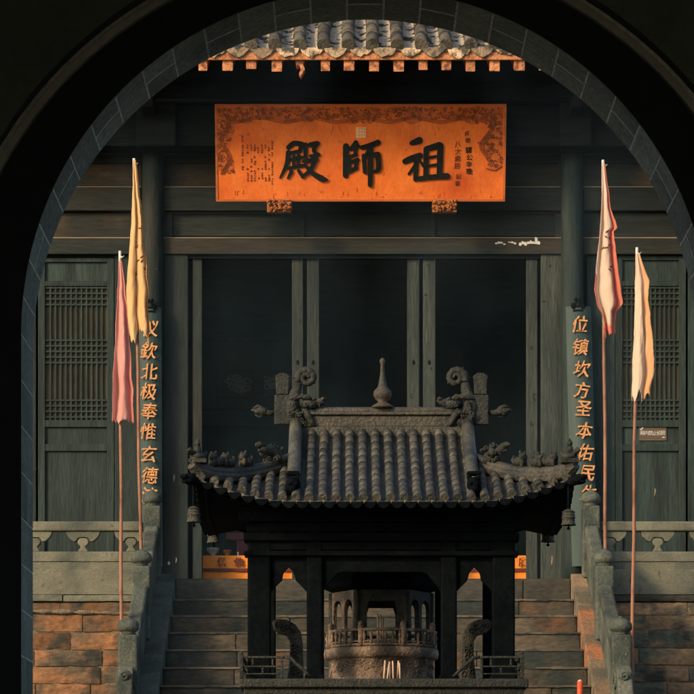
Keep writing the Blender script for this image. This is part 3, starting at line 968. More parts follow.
# ================================================================== COUPLET BOARDS
def couplet(pts_top, pts_bot, chars, label, hook_x):
    """long curved board on a column; pts are (x left, x right, y) in the photograph"""
    Y = 29.26
    t = thing('couplet_board', label, 'couplet board', (WX((pts_bot[0] + pts_bot[1]) / 2, Y), Y, WZ(pts_bot[2], Y)), 'couplet boards on the columns')
    b = MB()
    def f(u, v, back=0):
        xa = pts_bot[0] + (pts_top[0] - pts_bot[0]) * v; xb = pts_bot[1] + (pts_top[1] - pts_bot[1]) * v
        x = xa + (xb - xa) * u; y = pts_bot[2] + (pts_top[2] - pts_bot[2]) * v
        return Vector((WX(x, Y), Y + .05 * (2 * u - 1) ** 2 + back, WZ(y, Y)))
    nu, nv = 10, 12
    b.grid(lambda u, v: f(u, v), nu, nv)
    b.grid(lambda u, v: f(1 - u, v, .02), nu, nv)
    for u0 in (0, 1):
        b.grid(lambda u, v: f(u0, v, .02 * u), 1, nv, False)
    for v0 in (0, 1):
        b.grid(lambda u, v: f(u, v0, .02 * v), nu, 1, False)
    bo = b.build('board', M['board_teal'], t)
    for s, x, y in chars:
        o = text_mesh(s, 17.5 * Y / F, M['gold'], 'character', t, (WX(x, Y - .01), Y - .012, WZ(y, Y - .01)), .01, 0, .07, rc.uniform(-.10, .04), .14, sx=.95)
        me = o.data                      # thicken the strokes like a loaded brush
        import bmesh
        bm = bmesh.new(); bm.from_mesh(me)
        src = bm.copy()
        tmp = bpy.data.meshes.new('tmp'); src.to_mesh(tmp); src.free()
        for q, (dx, dz) in enumerate(((.0028, .001), (-.0028, -.001), (.001, .0026))):
            n0 = len(bm.verts)
            bm.from_mesh(tmp)
            bm.verts.ensure_lookup_table()
            for vv in bm.verts[n0:]:
                vv.co += Vector((dx, -.0006 * (q + 1), dz))
        bm.to_mesh(me); bm.free()
        bpy.data.meshes.remove(tmp)
    b = MB()
    c = W(hook_x, pts_top[2] - 2, Y)
    b.tube([c + Vector((.03 * math.cos(a), 0, .03 * math.sin(a))) for a in [k * PI / 5 for k in range(11)]], .008, 6)
    for s in (-1, 1):
        b.blob(c + Vector((.045 * s, .005, -.02)), (.025, .015, .03), lump=.3, seed=s)
        b.blob(c + Vector((.02 * s, .005, .045)), (.018, .015, .02), lump=.3, seed=s + 4)
    b.box((c.x - .05, Y + .0, c.z - .075), (c.x + .05, Y + .03, c.z - .055))
    b.build('hanger', M['iron_black'], t)
    return t


couplet((137.5, 161, 307), (139, 162, 566), [('仪', 150.5, 328.5), ('欽', 148.8, 350.5), ('北', 149.3, 372), ('极', 148.3, 391.5), ('奉', 149, 411.5), ('惟', 148.5, 431.5), ('玄', 149.2, 454), ('德', 150, 475.5), ('流', 149, 495.5)],
        'teal couplet board with gold characters on the column beside the yellow flag', 150)
couplet((566, 591.5, 306), (572.5, 598, 566), [('位', 580, 324.5), ('镇', 581, 347), ('坎', 582, 369), ('方', 582, 390), ('圣', 583.5, 408.5), ('本', 584.5, 430.5), ('佑', 585.5, 452.5), ('民', 587.2, 473), ('生', 588.5, 493)],
        'teal couplet board with gold characters on the column beside the red-edged flag', 578)

# ================================================================== NOTICE ON DOOR
Yn = Yd + .03 - .012
nb_ = thing('door_notice', 'small worn brown notice with white characters on the lattice door', 'notice', tuple(W(652, 439, Yn)))
b = MB(); b.pbox(639, 666.5, 426, 440.5, Yn, .01); b.build('board', M['notice'], nb_)
for k, s in enumerate('殿内禁止拍照'):
    text_mesh(s, 5.0 * Yn / F, M['white'], 'character', nb_, W(642.5 + k * 4.1, 433.0, Yn - .003), .004, 0, .02)
b = MB()
b.pprism([(640, 425.5), (643, 425), (643.4, 428), (641.5, 430), (639.5, 429.5), (642, 428)], Yn - .005, .003)
b.pprism([(663.8, 425), (666.5, 425.2), (666, 427), (664.5, 426.5)], Yn - .005, .003)
b.pprism([(661.5, 438), (663.5, 436.6), (666, 437.6), (663.5, 437.8)], Yn - .005, .003)
b.build('paint_chip', M['white'], nb_)

# ================================================================== INSIDE THE HALL
alt = thing('altar_table', 'long altar table draped in bright orange cloth just inside the doorway', 'altar table', (WX(367, 29.86), 29.86, FZ))
Ya = 29.86
xa0, xa1 = WX(203, Ya), WX(531, Ya)
zt2 = WZ(555.5, Ya)
b = MB()
def cl(u, v):
    return Vector((xa0 + (xa1 - xa0) * u, Ya - .012 * math.sin(u * 90) * (1 - v), FZ + .02 + (zt2 - FZ - .02) * v))
b.grid(cl, 160, 6)
b.box((xa0, Ya + .02, zt2 - .012), (xa1, Ya + .7, zt2))
b.build('cloth', M['orange_cloth'], alt)
b = MB(); b.box((xa0, Ya - .022, WZ(571.5, Ya)), (xa1, Ya - .014, WZ(568.5, Ya))); b.build('trim_band', M['dark_red'], alt)
b = MB()
for x in (xa0 + .05, xa1 - .11):
    for y in (Ya + .06, Ya + .6):
        b = MB(); b.box((x, y, FZ + .004), (x + .06, y + .06, zt2 - .014)); b.build('leg', M['black_wood'], alt)
for s, x in (('供', 221.5), ('佛', 238.5), ('祈', 255), ('天', 289), ('保', 507), ('康', 523), ):
    text_mesh(s, 9 * Ya / F, M['dark_red'], 'character', alt, W(x, 562, Ya - .024), .005, .003, .06)


def vessel(px, py_b, h, prof, label, m, cat, Y=30.05):
    u = Y / F
    t = MB(); z0 = zt2 + .002
    t.lathe([(r * u, z * u) for r, z in prof], (WX(px, Y), Y, z0), 16)
    return tag(t.build(cat.replace(' ', '_'), M[m]), label, cat, 'offerings on the altar')
vessel(213, 555, 10, [(3, 0), (4.5, .5), (2, 2), (5.5, 6), (6.5, 9), (5.5, 9.4)], 'round pewter offering bowl at the end of the orange altar', 'steel', 'offering bowl')
vessel(227, 555, 8, [(3, 0), (3.6, 1), (1.4, 2), (4.2, 5), (4.6, 7), (4, 7.2)], 'small gilt offering cup on the altar, beside the pewter bowl', 'gilt', 'offering cup')
vessel(238, 555, 5, [(1.6, 0), (1.8, .5), (.8, 1.2), (.9, 5), (.2, 5.5)], 'short pale candle on the orange altar beside the front post', 'white', 'altar candle')
b = MB(); b.pbox(226, 252, 532.5, 540, 31.2, .4); b.box((WX(236, 31.2), 31.2, FZ + .004), (WX(248, 31.2), 31.5, WZ(540.5, 31.2)))
tag(b.build('red_shrine', M['red_box'], bevel=.01), 'dull red lacquer shrine with flat top behind the altar table', 'shrine')
# carved screen far back
scr = thing('carved_screen', 'dim carved wooden screen standing deep in the dark hall', 'screen', (WX(247, 34), 34.0, FZ))
Ys = 34.0
b = MB(); b.pbox(192, 308, 342, 592, Ys + .03, .06); b.build('panel', M['interior'], scr)
b = MB()
for y in (338, 408, 426, 470):
    b.pbox(192, 308, y, y + 2.2, Ys, .05)
for xa, xb in ((216, 254), (262, 300)):
    b.pbox(xa, xb, 370, 372, Ys - .008, .05); b.pbox(xa, xb, 396, 398, Ys - .008, .05)
    b.pbox(xa, xa + 1.6, 372, 396, Ys - .006, .05); b.pbox(xb - 1.6, xb, 372, 396, Ys - .006, .05)
b.build('frame', M['wood_post'], scr, bevel=.004)
b = MB()
for cx in (234, 279):
    for k in range(14):
        X, Z = WX(cx + 1.5 + rc.uniform(-13, 13), Ys), WZ(384 + rc.uniform(-6, 6), Ys)
        pts = [(X + .06 * (1 - .7 * q / 9) * math.cos(q * .9 + k), Z + .04 * (1 - .7 * q / 9) * math.sin(q * .9 + k)) for q in range(9)]
        b.stroke(pts, [.012] * 9, Ys + .005 - .001 * k, .02, seg=2)
b.build('carving', M['screen_wood'], scr)

# ================================================================== TERRACE WALLS, STAIRS
def masonry(mb, x0, x1, rows_, Y, rnd_, lmin=.35, lmax=.95, depth=.16):
    for za, zb in rows_:
        x = x0
        while x < x1 - .02:
            l = rnd_.uniform(lmin, lmax)
            xe = min(x + l, x1)
            if x1 - xe < .15: xe = x1
            j = rnd_.uniform(0, .016)
            mb.c = rnd_.random()
            g = .0055
            q = rnd_.uniform(-.004, .004)
            # a slightly uneven block with a worn face
            nx = max(2, int((xe - x) / .025)); nz = 7
            def face(u, v, x=x, xe=xe, za=za, zb=zb, j=j, q=q):
                X = x + g + (xe - x - 2 * g) * u; Z = za + g + (zb - za - 2 * g) * v
                ed = min(u * (xe - x), (1 - u) * (xe - x), v * (zb - za), (1 - v) * (zb - za))
                d = .008 * noise.noise(Vector((X * 5, Z * 9, 3.3))) + .007 * noise.noise(Vector((X * 19, Z * 26, 1))) + .004 * noise.noise(Vector((X * 48, Z * 60, 1)))
                rnd2 = .016 * max(0, noise.noise(Vector((X * 9, Z * 12, 21))) - .12) * max(0, 1 - ed / .035) * 2.2 + .003 * (ed < .001) * (1 + noise.noise(Vector((X * 14, Z * 14, 7))))
                return Vector((X, Y + j + d + rnd2, Z + q * (u - .5) + .004 * noise.noise(Vector((X * 5, Z * 3, 9)))))
            b0 = len(mb.v)
            mb.grid(face, nx, nz, True)
            # sides back into the wall
            n = nx + 1; m = nz + 1
            loop = [i for i in range(n)] + [k * n + n - 1 for k in range(1, m)] + [(m - 1) * n + i for i in range(n - 2, -1, -1)] + [k * n for k in range(m - 2, 0, -1)]
            fr = len(mb.v)
            mb.v += [mb.v[b0 + i].copy() for i in loop]
            base = len(mb.v)
            mb.v += [Vector((mb.v[b0 + i].x, Y + depth, mb.v[b0 + i].z)) for i in loop]
            for i in range(len(loop)):
                k2 = (i + 1) % len(loop)
                mb.f.append([fr + i, base + i, base + k2, fr + k2]); mb.sm.append(False); mb.col.append(mb.c)
            x = xe
    return mb


YW = 28.0
XSL0, XSL1 = WX(143, 28), WX(175.5, 28)      # left side stone of the stairs
XSR0, XSR1 = WX(571, 28), WX(600, 28)
def wall_rows(ys):
    zs = [WZ(y, YW) for y in ys]
    while zs[-1] > GZ + .2:
        zs.append(zs[-1] - .17)
    zs[-1] = GZ + .004
    return [(zs[i + 1], zs[i]) for i in range(len(zs) - 1)]
rw_ = random.Random(41)
for (xa, xb, ys, mt, lab) in ((-8.9, XSL0 - .01, [602, 614.5, 632, 650, 666.5, 684, 701], 'brick', 'rust-orange stone block wall of the terrace below the flags, left of the stairs'),
                              (XSR1 + .01, 8.9, [602, 615, 630, 648, 665, 682, 699], 'brick_r', 'brown-grey stone block wall of the terrace, right of the stairs')):
    t = thing('terrace_wall', lab, 'terrace wall', ((xa + xb) / 2, YW, GZ), 'terrace retaining walls')
    b = masonry(MB(), xa, xb, wall_rows(ys), YW, rw_)
    b.build('blocks', M[mt], t)
    b = MB(); b.box((xa, YW + .024, GZ + .003), (xb, YW + .058, WZ(603, YW))); b.build('mortar', M['mortar'], t)
    b = masonry(MB(), xa, xb, [(WZ(602, YW) + .002, FZ - .16)], YW - .02, rw_, 1.2, 2.2, .078)
    b.build('coping', M['step_edge'] if mt == 'brick_r' else M['stone_rail'], t)
    if mt == 'brick':
        b = MB()     # rough line of squeezed-out mortar
        x = -3.6
        while x < xb - .1:
            l = rw_.uniform(.05, .16)
            b.blob((x, YW + .004, WZ(612.5 + rw_.uniform(-1.2, 1.2), YW)), (l, .018, rw_.uniform(.012, .03)), lump=.5, seed=x, n=12, m=6)
            x += l * 1.5
        b.build('mortar_smear', M['mortar'], t, lump=(.01, 25))

# staircase
TRD = .39; RIS = .1865
stairs = thing('staircase', 'worn stone staircase climbing to the temple doorway between two balustrades', 'staircase', ((XSL1 + XSR0) / 2, 25.6, GZ))
b = masonry(MB(), XSL1 + .004, XSR0 - .004, [(WZ(602.5, YW), WZ(579, YW))], YW, rw_, 1.1, 2.0, .058)
b.build('landing_edge', M['step_edge'], stairs)
b = MB(); b.box((XSL1 + .004, YW + .03, FZ - .03), (XSR0 - .004, 28.059, FZ - .004)); b.build('landing', M['step_edge'], stairs)
z = WZ(602.5, YW); y = YW; ns = 0
while z > GZ + .02:
    z2 = max(z - RIS, GZ + .003)
    yf = y - TRD
    b = masonry(MB(), XSL1 + .004, XSR0 - .004, [(z2, z)], yf, rw_, .5, 1.5, TRD + .2)
    b.c = rw_.random()
    b.box((XSL1 + .004, yf + .03, z2 + .002), (XSR0 - .004, y + .02, z - .005))
    st_ = b.build('step', M['step'], stairs)
    b = MB(); x = XSL1 + .006
    while x < XSR0 - .01:
        xe = min(x + rw_.uniform(.3, .9), XSR0 - .006); b.c = rw_.random()
        n = max(3, int((xe - x) / .04))
        def nos(u, v, x=x, xe=xe, yf=yf, z=z):
            X = x + (xe - x) * u
            w_ = .004 * noise.noise(Vector((X * 11, z * 5, 2))) + .003 * noise.noise(Vector((X * 40, z * 5, 2)))
            return [Vector((X, yf - .006 + w_, z - .017 + 1.5 * w_)), Vector((X, yf - .009 + w_, z - .003 + w_)), Vector((X, yf + .02, z + .002))][int(round(v * 2))]
        b.grid(nos, n, 2, False)
        x = xe + .002
    b.build('edge_highlight', M['edge_highlight'], st_)  # pale strip added as the light line on each step edge
    z = z2; y = yf; ns += 1
YBOT = y
slope = RIS / TRD
def zs_(Y):                                  # top of the sloped side stones
    return WZ(596, YW) - (YW - Y) * slope + .20
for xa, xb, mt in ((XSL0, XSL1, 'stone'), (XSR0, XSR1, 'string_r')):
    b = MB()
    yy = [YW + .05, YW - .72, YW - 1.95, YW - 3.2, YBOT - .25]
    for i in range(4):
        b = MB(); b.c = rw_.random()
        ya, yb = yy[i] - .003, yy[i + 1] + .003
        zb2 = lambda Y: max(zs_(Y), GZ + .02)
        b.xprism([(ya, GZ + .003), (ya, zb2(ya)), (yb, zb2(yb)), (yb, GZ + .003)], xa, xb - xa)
        b.build('side_stone', M['string_orange'] if (i == 1 and mt == 'string_r') else M[mt], stairs, bevel=.012)  # one right-hand stone carries the orange glow in its colour


def post_geo(x, Y, ztop, w_=.165):
    u = ztop
    zb = zs_(Y) - .02
    sh = MB()
    sh.box((x - w_/2, Y - w_/2, zb), (x + w_/2, Y + w_/2, u - .165))
    fn = MB()
    fn.lathe([(.060, -.166), (.066, -.152), (.058, -.142), (.078, -.132), (.094, -.118), (.098, -.098), (.094, -.070), (.078, -.044), (.050, -.026), (.024, -.018), (.018, -.008), (.006, 0)], (x, Y, u), 18)
    return sh, fn


def stair_balustrade(x, label, mt):
    t = thing('stair_balustrade', label, 'balustrade', (x, 26.4, zs_(26.4)), 'stair balustrades')
    Ys_ = [28.0 - .02, 26.5, 24.9]
    zt3 = [WZ(489.5, 28.0), WZ(548.5, 26.5), WZ(616, 24.9)]
    for Y, z in zip(Ys_, zt3):
        sh, fn = post_geo(x, Y, z)
        sh.c = rw_.random()
        p = sh.build('post', M[mt], t, bevel=.016)
        fn.build('finial', M[mt], p, lump=(.006, 14))
    for i in range(2):
        ya, yb = Ys_[i] - .083, Ys_[i + 1] + .083
        h0 = .49
        b = MB(); b.c = rw_.random()
        b.xprism([(ya, zs_(ya) - .01), (ya, zs_(ya) + h0), (yb, zs_(yb) + h0), (yb, zs_(yb) - .01)], x - .045, .09)
        pn = b.build('rail_panel', M[mt], t, bevel=.012)
        b = MB(); b.xprism([(ya, zs_(ya) + h0 - .08), (ya, zs_(ya) + h0 + .03), (yb, zs_(yb) + h0 + .03), (yb, zs_(yb) + h0 - .08)], x - .065, .13)
        b.build('hand_rail', M[mt], pn, bevel=.02)
        for s in (-1, 1):
            b = MB(); ia, ib = ya - .12, yb + .12
            xx = x + s * .046
            b.xprism([(ia, zs_(ia) + .1), (ia, zs_(ia) + .38), (ib, zs_(ib) + .38), (ib, zs_(ib) + .1)], min(xx, xx + s * .014), .014)
            b.build('raised_field', M[mt], pn, bevel=.006)
    # scrolled drum stone at the foot
    b = MB()
    y0 = Ys_[2] - .083
    zb = lambda Y: max(zs_(Y), GZ + .02)
    b.xprism([(y0, zb(y0) - .01), (y0, zb(y0) + .42), (y0 - .12, zb(y0) + .44), (y0 - .22, zb(y0) + .40), (y0 - .30, zb(y0) + .30), (y0 - .36, zb(y0) + .18), (y0 - .5, zb(y0 - .5) + .22), (y0 - .62, zb(y0 - .62) + .16), (y0 - .68, zb(y0 - .68) + .02), (y0 - .68, zb(y0 - .68) - .01)], x - .065, .13)
    b.build('drum_stone', M[mt], t, bevel=.015)
    b = MB()
    for s in (-1, 1):
        pts = [(x + s * .068, y0 - .14 + (.11 - .011 * k) * math.cos(k * .8), zb(y0) + .29 + (.11 - .011 * k) * math.sin(k * .8)) for k in range(10)]
        b.tube(pts, .014, 8)
    pts = [(x + .05 * math.cos(k * .9) * (1 - k / 12), y0 - .30, zb(y0) + .34 + .05 * math.sin(k * .9) * (1 - k / 12)) for k in range(10)]
    b.tube(pts, .012, 8)
    b.build('drum_scroll', M[mt], t)
    return t


XBL = WX(152.5, 28); XBR = WX(590.5, 28)
stair_balustrade(XBL, 'dark green-grey stone stair balustrade with ball finials beside the rust-orange wall', 'stone')
stair_balustrade(XBR, 'warm-lit stone stair balustrade with ball finials beside the brown-grey wall', 'stone')


def terrace_balustrade(px0, px1, centres, label):
    Y = 28.02; d = .10
    t = thing('terrace_balustrade', label, 'balustrade', (WX((px0 + px1) / 2, Y), Y, FZ), 'terrace balustrades')
    zz = lambda y: WZ(y, Y)
    x0, x1 = WX(px0, Y), WX(px1, Y)
    b = MB(); b.box((x0, Y - .02, zz(531)), (x1, Y + d + .02, zz(521.5))); b.build('hand_rail', M['stone_rail'], t, bevel=.012)
    b = MB(); b.box((x0, Y, zz(561.5)), (x1, Y + d, zz(551.5))); b.c = .7; b.build('lower_rail', M['stone_rail'], t, bevel=.006)
    b = MB(); b.box((x0, Y + .012, FZ + .003), (x1, Y + d - .012, zz(561.7))); b.build('panel', M['stone_rail'], t, bevel=.004)
    b = MB(); b.box((x0, Y - .012, FZ - .16), (x1, Y + d + .01, FZ + .085)); b.build('base_rail', M['stone_rail'], t, bevel=.006)
    half = [(0, 531.2), (17, 531.2), (16.5, 534), (15, 537), (13.2, 538.4), (11.5, 540.3), (9, 541.6), (6.6, 541.2), (5.8, 539), (3.5, 537.4)]
    vase = [(2.8, 538), (5, 539.5), (5.7, 542), (4.6, 544.5), (2.6, 546), (2.6, 547.5), (4.2, 549.5), (5.2, 551.7)]
    for cx in centres:
        b = MB()
        pts = [(cx + x, y) for x, y in half] + [(cx - x, y) for x, y in half[::-1][:-1]]
        b.pprism(pts, Y + .006, d - .012)
        b.build('cloud_support', M['stone_rail'], t, bevel=.006)
        b = MB()
        pts = [(cx + x, y) for x, y in vase] + [(cx - x, y) for x, y in vase[::-1]]
        b.pprism(pts, Y + .012, d - .024)
        b.build('vase_support', M['stone_rail'], t, bevel=.01)
    return t


terrace_balustrade(-130, 143, [-109, -61, -13, 35, 83, 131], 'pale olive stone balustrade with cloud cut-outs along the terrace behind the pink flag pole')
terrace_balustrade(601, 850, [610, 658, 706, 754, 802], 'pale olive stone balustrade with cloud cut-outs along the terrace behind the cream flag pole')

# ================================================================== FLAGS
def flag(name_label, top, bot_px, Y, keys, m, pleats, seed, tip_len, ragged=1.0, depth=.05, turn=0.5, marks=(), border=0):
    """pole from top (x, y) to the ground, limp cloth whose left and right edges follow keys [(y, xl, xr)]"""
    c = W(bot_px[0], bot_px[1], Y)
    xg = bot_px[0] + (bot_px[0] - top[0]) / (bot_px[1] - top[1]) * (850 - bot_px[1] - (GZ - CZ) * F / Y)
    base = Vector((WX(xg, Y), Y, GZ + .003))
    tp = W(top[0], top[1], Y)
    t = thing('flag', name_label, 'flag', tuple(base), 'limp flags on tall poles')
    r = 1.75 * Y / F
    b = MB(); k = (tp - base)
    tl = 1 - tip_len / k.length
    b.tube([base + k * q * tl / 12 + Vector((.004 * math.sin(q * 1.7 + seed), 0, 0)) * (0 < q < 12) for q in range(13)], [r * 1.15 - r * .3 * q / 12 for q in range(13)], 10)
    b.build('pole', M['pole'], t)
    b = MB(); b.tube([base + k * tl, tp], [r * .87, r * .80], 10); b.tube([tp + Vector((0, 0, -.05)), tp + Vector((r * 1.2, -r, -.06)), tp + Vector((r * 2.4, -r, -.045))], [r * .7, r * .5, r * .2], 6)
    b.build('pole_tip', M['pole_tip'], t)
    b = MB()
    ys = [q[0] for q in keys]
    def edge(y, i):
        for a, c2 in zip(keys, keys[1:]):
            if y <= c2[0]:
                s = (y - a[0]) / (c2[0] - a[0]); s = max(0, min(1, s))
                return a[i] + (c2[i] - a[i]) * s
        return keys[-1][i]
    nu, nv = 44, 90
    y0, y1 = ys[0], ys[-1]
    def f(u, v):
        yb = y1 + (y0 - y1) * v
        fall = (1 - v)
        rag = ragged * (6 * noise.noise(Vector((u * 4.5, seed, 0))) + 4.5 * noise.noise(Vector((u * 13, seed, 5)))) * max(0, 1 - v * 3)
        y = yb + rag
        xa, xb = edge(min(max(yb, y0), y1), 1), edge(min(max(yb, y0), y1), 2)
        xb += min(1, fall * 5) * (1.2 * noise.noise(Vector((y * .06, seed, 3))) + .35 * noise.noise(Vector((y * .26, seed, 8))))
        xa += min(1, fall * 5) * (.7 * noise.noise(Vector((y * .06, seed, 13))) + .2 * noise.noise(Vector((y * .26, seed, 18))))
        ww = xb - xa
        # folds: the cloth doubles back on itself as it hangs
        ph_ = u * pleats * 2 * PI + seed
        s0_, s1_ = math.sin(seed), math.sin(pleats * 2 * PI + seed)
        x = xa + ww * (u + turn * .16 * (math.sin(ph_) - s0_ * (1 - u) - s1_ * u) * min(1, fall * 3))
        amp = depth * (.25 + .9 * min(1, fall * 1.6)) * min(1, ww / 9)
        dd = -amp * math.sin(ph_ + .7 + 1.2 * noise.noise(Vector((u * 1.5, v * 3, seed)))) - amp * .9 * noise.noise(Vector((u * 4 + v * 2.0, v * 4, seed * 2))) - amp * .22 * noise.noise(Vector((u * 11 - v * 5, v * 15, seed * 3)))
        P = W(min(max(x, xa - 1), xb + 1) , y, Y)
        P.y += -.035 + dd * .55
        return P
    cols = []
    b.grid(f, nu, nv)
    b.col = [max(((i % nu) + .5) / nu, (1 - (i // nu) / nv * border) if border else 0, (.9 - ((i % nu) / nu) * 6 if (border and .08 < (i // nu) / nv < .34) else 0)) for i in range(len(b.f))]
    o = b.build('cloth', m, t)
    so_ = o.modifiers.new('solid', 'SOLIDIFY'); so_.thickness = .003
    if marks:                     # a few faded brush strokes left on the cloth
        b = MB(); rm = random.Random(int(seed * 10))
        for mu, mv in marks:
            for q in range(3):
                u0, v0 = mu + rm.uniform(-.12, .12), mv + rm.uniform(-.02, .02)
                du, dv = rm.uniform(.06, .16), rm.uniform(-.022, .022)
                pts = [f(u0 + du * k / 5, v0 + dv * k / 5) + Vector((0, -.006, 0)) for k in range(6)]
                b.tube(pts, [.002, .006, .007, .006, .005, .002], 6)
        b.build('lettering', M['plaque_brown'], o)
    return t


mp_ = cloth_mat('pink_flag_cloth', (.84, .43, .37), (.88, .52, .45), (.82, .34, .28), .55, .9)
my_ = cloth_mat('yellow_flag_cloth', (.90, .62, .28), (.92, .70, .38), (.88, .50, .17), .70, 1.0)
mr_ = cloth_mat('red_edged_flag_cloth', (.90, .70, .54), (.93, .78, .64), (.86, .30, .20), .56, .74)
mc_ = cloth_mat('cream_flag_cloth', (.90, .72, .54), (.92, .80, .64), (.88, .54, .28), .60, .88)
flag('faded pink flag hanging furled on its pole in front of the lattice door', (120, 251), (121.5, 625), 25.6,
     [(262, 119, 122), (285, 118.5, 125), (320, 116.5, 128), (360, 114.5, 131), (395, 113.3, 133), (422, 112.8, 134)], mp_, 1.5, 2.0, .12, .55, .04, .3)
flag('tattered yellow flag hanging beside the couplet board on the tallest pole at that side', (134, 158.5), (141, 560), 27.2,
     [(161, 133.3, 136), (185, 133, 139), (220, 131.5, 142.5), (250, 129.5, 144), (268, 128, 147), (290, 126.5, 148), (318, 127, 148.5), (336, 130, 149)], my_, 2.0, 5.0, .55, 3.2, .05, .5, [(.45, .52), (.5, .42), (.75, .37), (.35, .33), (.7, .63)])
flag('pale flag with red edges hanging near the door notice, the taller at that side', (603, 160), (605.5, 545), 27.2,
     [(164, 601.8, 604.5), (190, 601.8, 608), (215, 600.5, 612), (229, 599.5, 617), (232, 599.2, 613.5), (260, 596.8, 616.5), (290, 594, 620), (305, 597, 622.5), (312, 601, 616), (334, 605, 614.5)], mr_, 1.7, 1.3, .5, 1.3, .05, .5, [(.5, .58), (.45, .50), (.55, .38)], 7)
flag('cream flag hanging furled on the pole in front of the door with the notice', (637, 247.5), (632.6, 622), 25.6,
     [(254, 635.5, 639), (275, 635.2, 646), (282, 635, 649), (300, 634.5, 647.5), (320, 634, 650.5), (345, 633.5, 653), (372, 632.6, 653), (390, 632, 649), (397, 632, 649)], mc_, 1.6, 3.6, .16, 1.5, .045, .5)

# ================================================================== INCENSE PAVILION
PXC = .2275; PYC = 19.18
pav = thing('incense_pavilion', 'sooty iron incense pavilion with a curved tiled roof before the temple', 'incense pavilion', (PXC, PYC, GZ))
TZ = WZ(678.5, 17.95)          # top of its base slab
b = MB()
hw = .898
b.box((PXC - hw, PYC - 1.23, TZ - .055), (PXC + hw, PYC + 1.23, TZ)); b.box((PXC - hw + .03, PYC - 1.2, TZ - .10), (PXC + hw - .03, PYC + 1.2, TZ - .056)); b.box((PXC - hw - .03, PYC - 1.26, TZ - .17), (PXC + hw + .03, PYC + 1.26, TZ - .101))
b.build('base_slab', M['iron'], pav, bevel=.01)
b = MB(); b.box((PXC - hw + .06, PYC - 1.15, GZ + .003), (PXC + hw - .06, PYC + 1.15, TZ - .171)); b.build('plinth', M['step'], pav, bevel=.02)
Yfp, Yrp = 18.35, 20.0
zfr = WZ(545, Yfp)
for Y in (Yfp, Yrp):
    k = Yfp
    for xa, xb in ((247.5, 270.6), (306.6, 322.5), (441, 457), (492.5, 515)):
        b = MB(); x0, x1 = WX(xa, k), WX(xb, k)
        b.box((x0, Y, TZ + .002), (x1, Y + (x1 - x0) * .8, WZ(512, Yfp)))
        b.box((x0 - .012, Y - .012, TZ + .003), (x1 + .012, Y + (x1 - x0) * .8 + .012, TZ + .05))
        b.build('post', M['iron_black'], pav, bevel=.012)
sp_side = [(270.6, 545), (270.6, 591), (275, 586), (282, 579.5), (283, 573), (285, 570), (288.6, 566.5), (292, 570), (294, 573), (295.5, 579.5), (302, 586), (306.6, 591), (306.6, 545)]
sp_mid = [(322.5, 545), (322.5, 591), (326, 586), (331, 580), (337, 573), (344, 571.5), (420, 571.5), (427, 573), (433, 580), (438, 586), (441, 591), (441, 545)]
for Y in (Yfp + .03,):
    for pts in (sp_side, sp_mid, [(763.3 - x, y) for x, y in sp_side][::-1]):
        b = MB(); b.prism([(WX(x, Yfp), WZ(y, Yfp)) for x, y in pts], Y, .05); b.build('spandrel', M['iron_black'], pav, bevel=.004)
b = MB()
for Y in (Yfp, Yrp):
    x0, x1 = WX(247, Yfp), WX(515.6, Yfp)
    for k, (ya, yb, o) in enumerate(((512, 522, .05), (522.5, 532, .0), (533, 541, .022), (541.5, 550, -.01), (551, 556, .018))):
        if Y == Yrp and k > 1: continue
        b.box((x0 - o, Y - o - .005, WZ(yb, Yfp)), (x1 + o, Y + .12 + o, WZ(ya, Yfp)))
for xx in (WX(247, Yfp), WX(515.6, Yfp) - .12):
    b.box((xx + .004, Yfp + .125, WZ(531, Yfp)), (xx + .116, Yrp + .002, WZ(513, Yfp)))
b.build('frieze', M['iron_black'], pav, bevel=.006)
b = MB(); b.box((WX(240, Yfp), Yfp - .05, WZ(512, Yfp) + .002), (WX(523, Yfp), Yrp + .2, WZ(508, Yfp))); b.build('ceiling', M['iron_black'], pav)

# ---- its roof
HE = 1.18                      # half width at the eave
VX = .565                      # where the gable ridges stand
def zrow(t):                   # main slope profile, t = 0 ridge .. 1 eave
    return WZ(432, PYC) - (WZ(432, PYC) - WZ(500, 18.0)) * (1.22 * t - .22 * t * t)
def lift(x):
    a = max(0, (abs(x) - .60) / (HE - .60))
    return .155 * a ** 1.7
T0 = .40                       # where the hip leaves the gable ridge
def hip(s):                    # centre line of a hip ridge: |x|, |y|, z  (s = 0 at gable .. 1 corner)
    x = VX + (HE - VX) * s; y = HE * T0 + (HE - HE * T0) * s
    za = zrow(T0); zb = zrow(1) + lift(HE)
    # sag in the middle, upturned tip
    z = za + (zb - za) * (1 - max(0.0, 1 - s) ** 1.9) - .02 * math.sin(PI * s)
    return x, y, z
ez = zrow(1)
SP = 13.55 * 18.0 / F
nrow = int(HE / SP)
rowx = [(k + .5) * SP for k in range(nrow)]


def row_curve(x, sx, fy):
    """front/rear slope tile row at +-x: points from top to eave"""
    pts = []
    ax = abs(x)
    if ax <= VX:
        for k in range(13):
            t = k / 12
            pts.append(Vector((x, -HE * t, zrow(t))))
    else:
        s = (ax - VX) / (HE - VX)
        hx, hy, hz = hip(s)
        ze_ = ez + lift(ax)
        for k in range(7):
            t = k / 6
            pts.append(Vector((x, -(hy + (HE - hy) * t), hz - .01 + (ze_ - hz + .01) * (1.25 * t - .25 * t * t))))
    return [Vector((PXC + p.x, PYC + p.y * fy, p.z)) for p in pts]


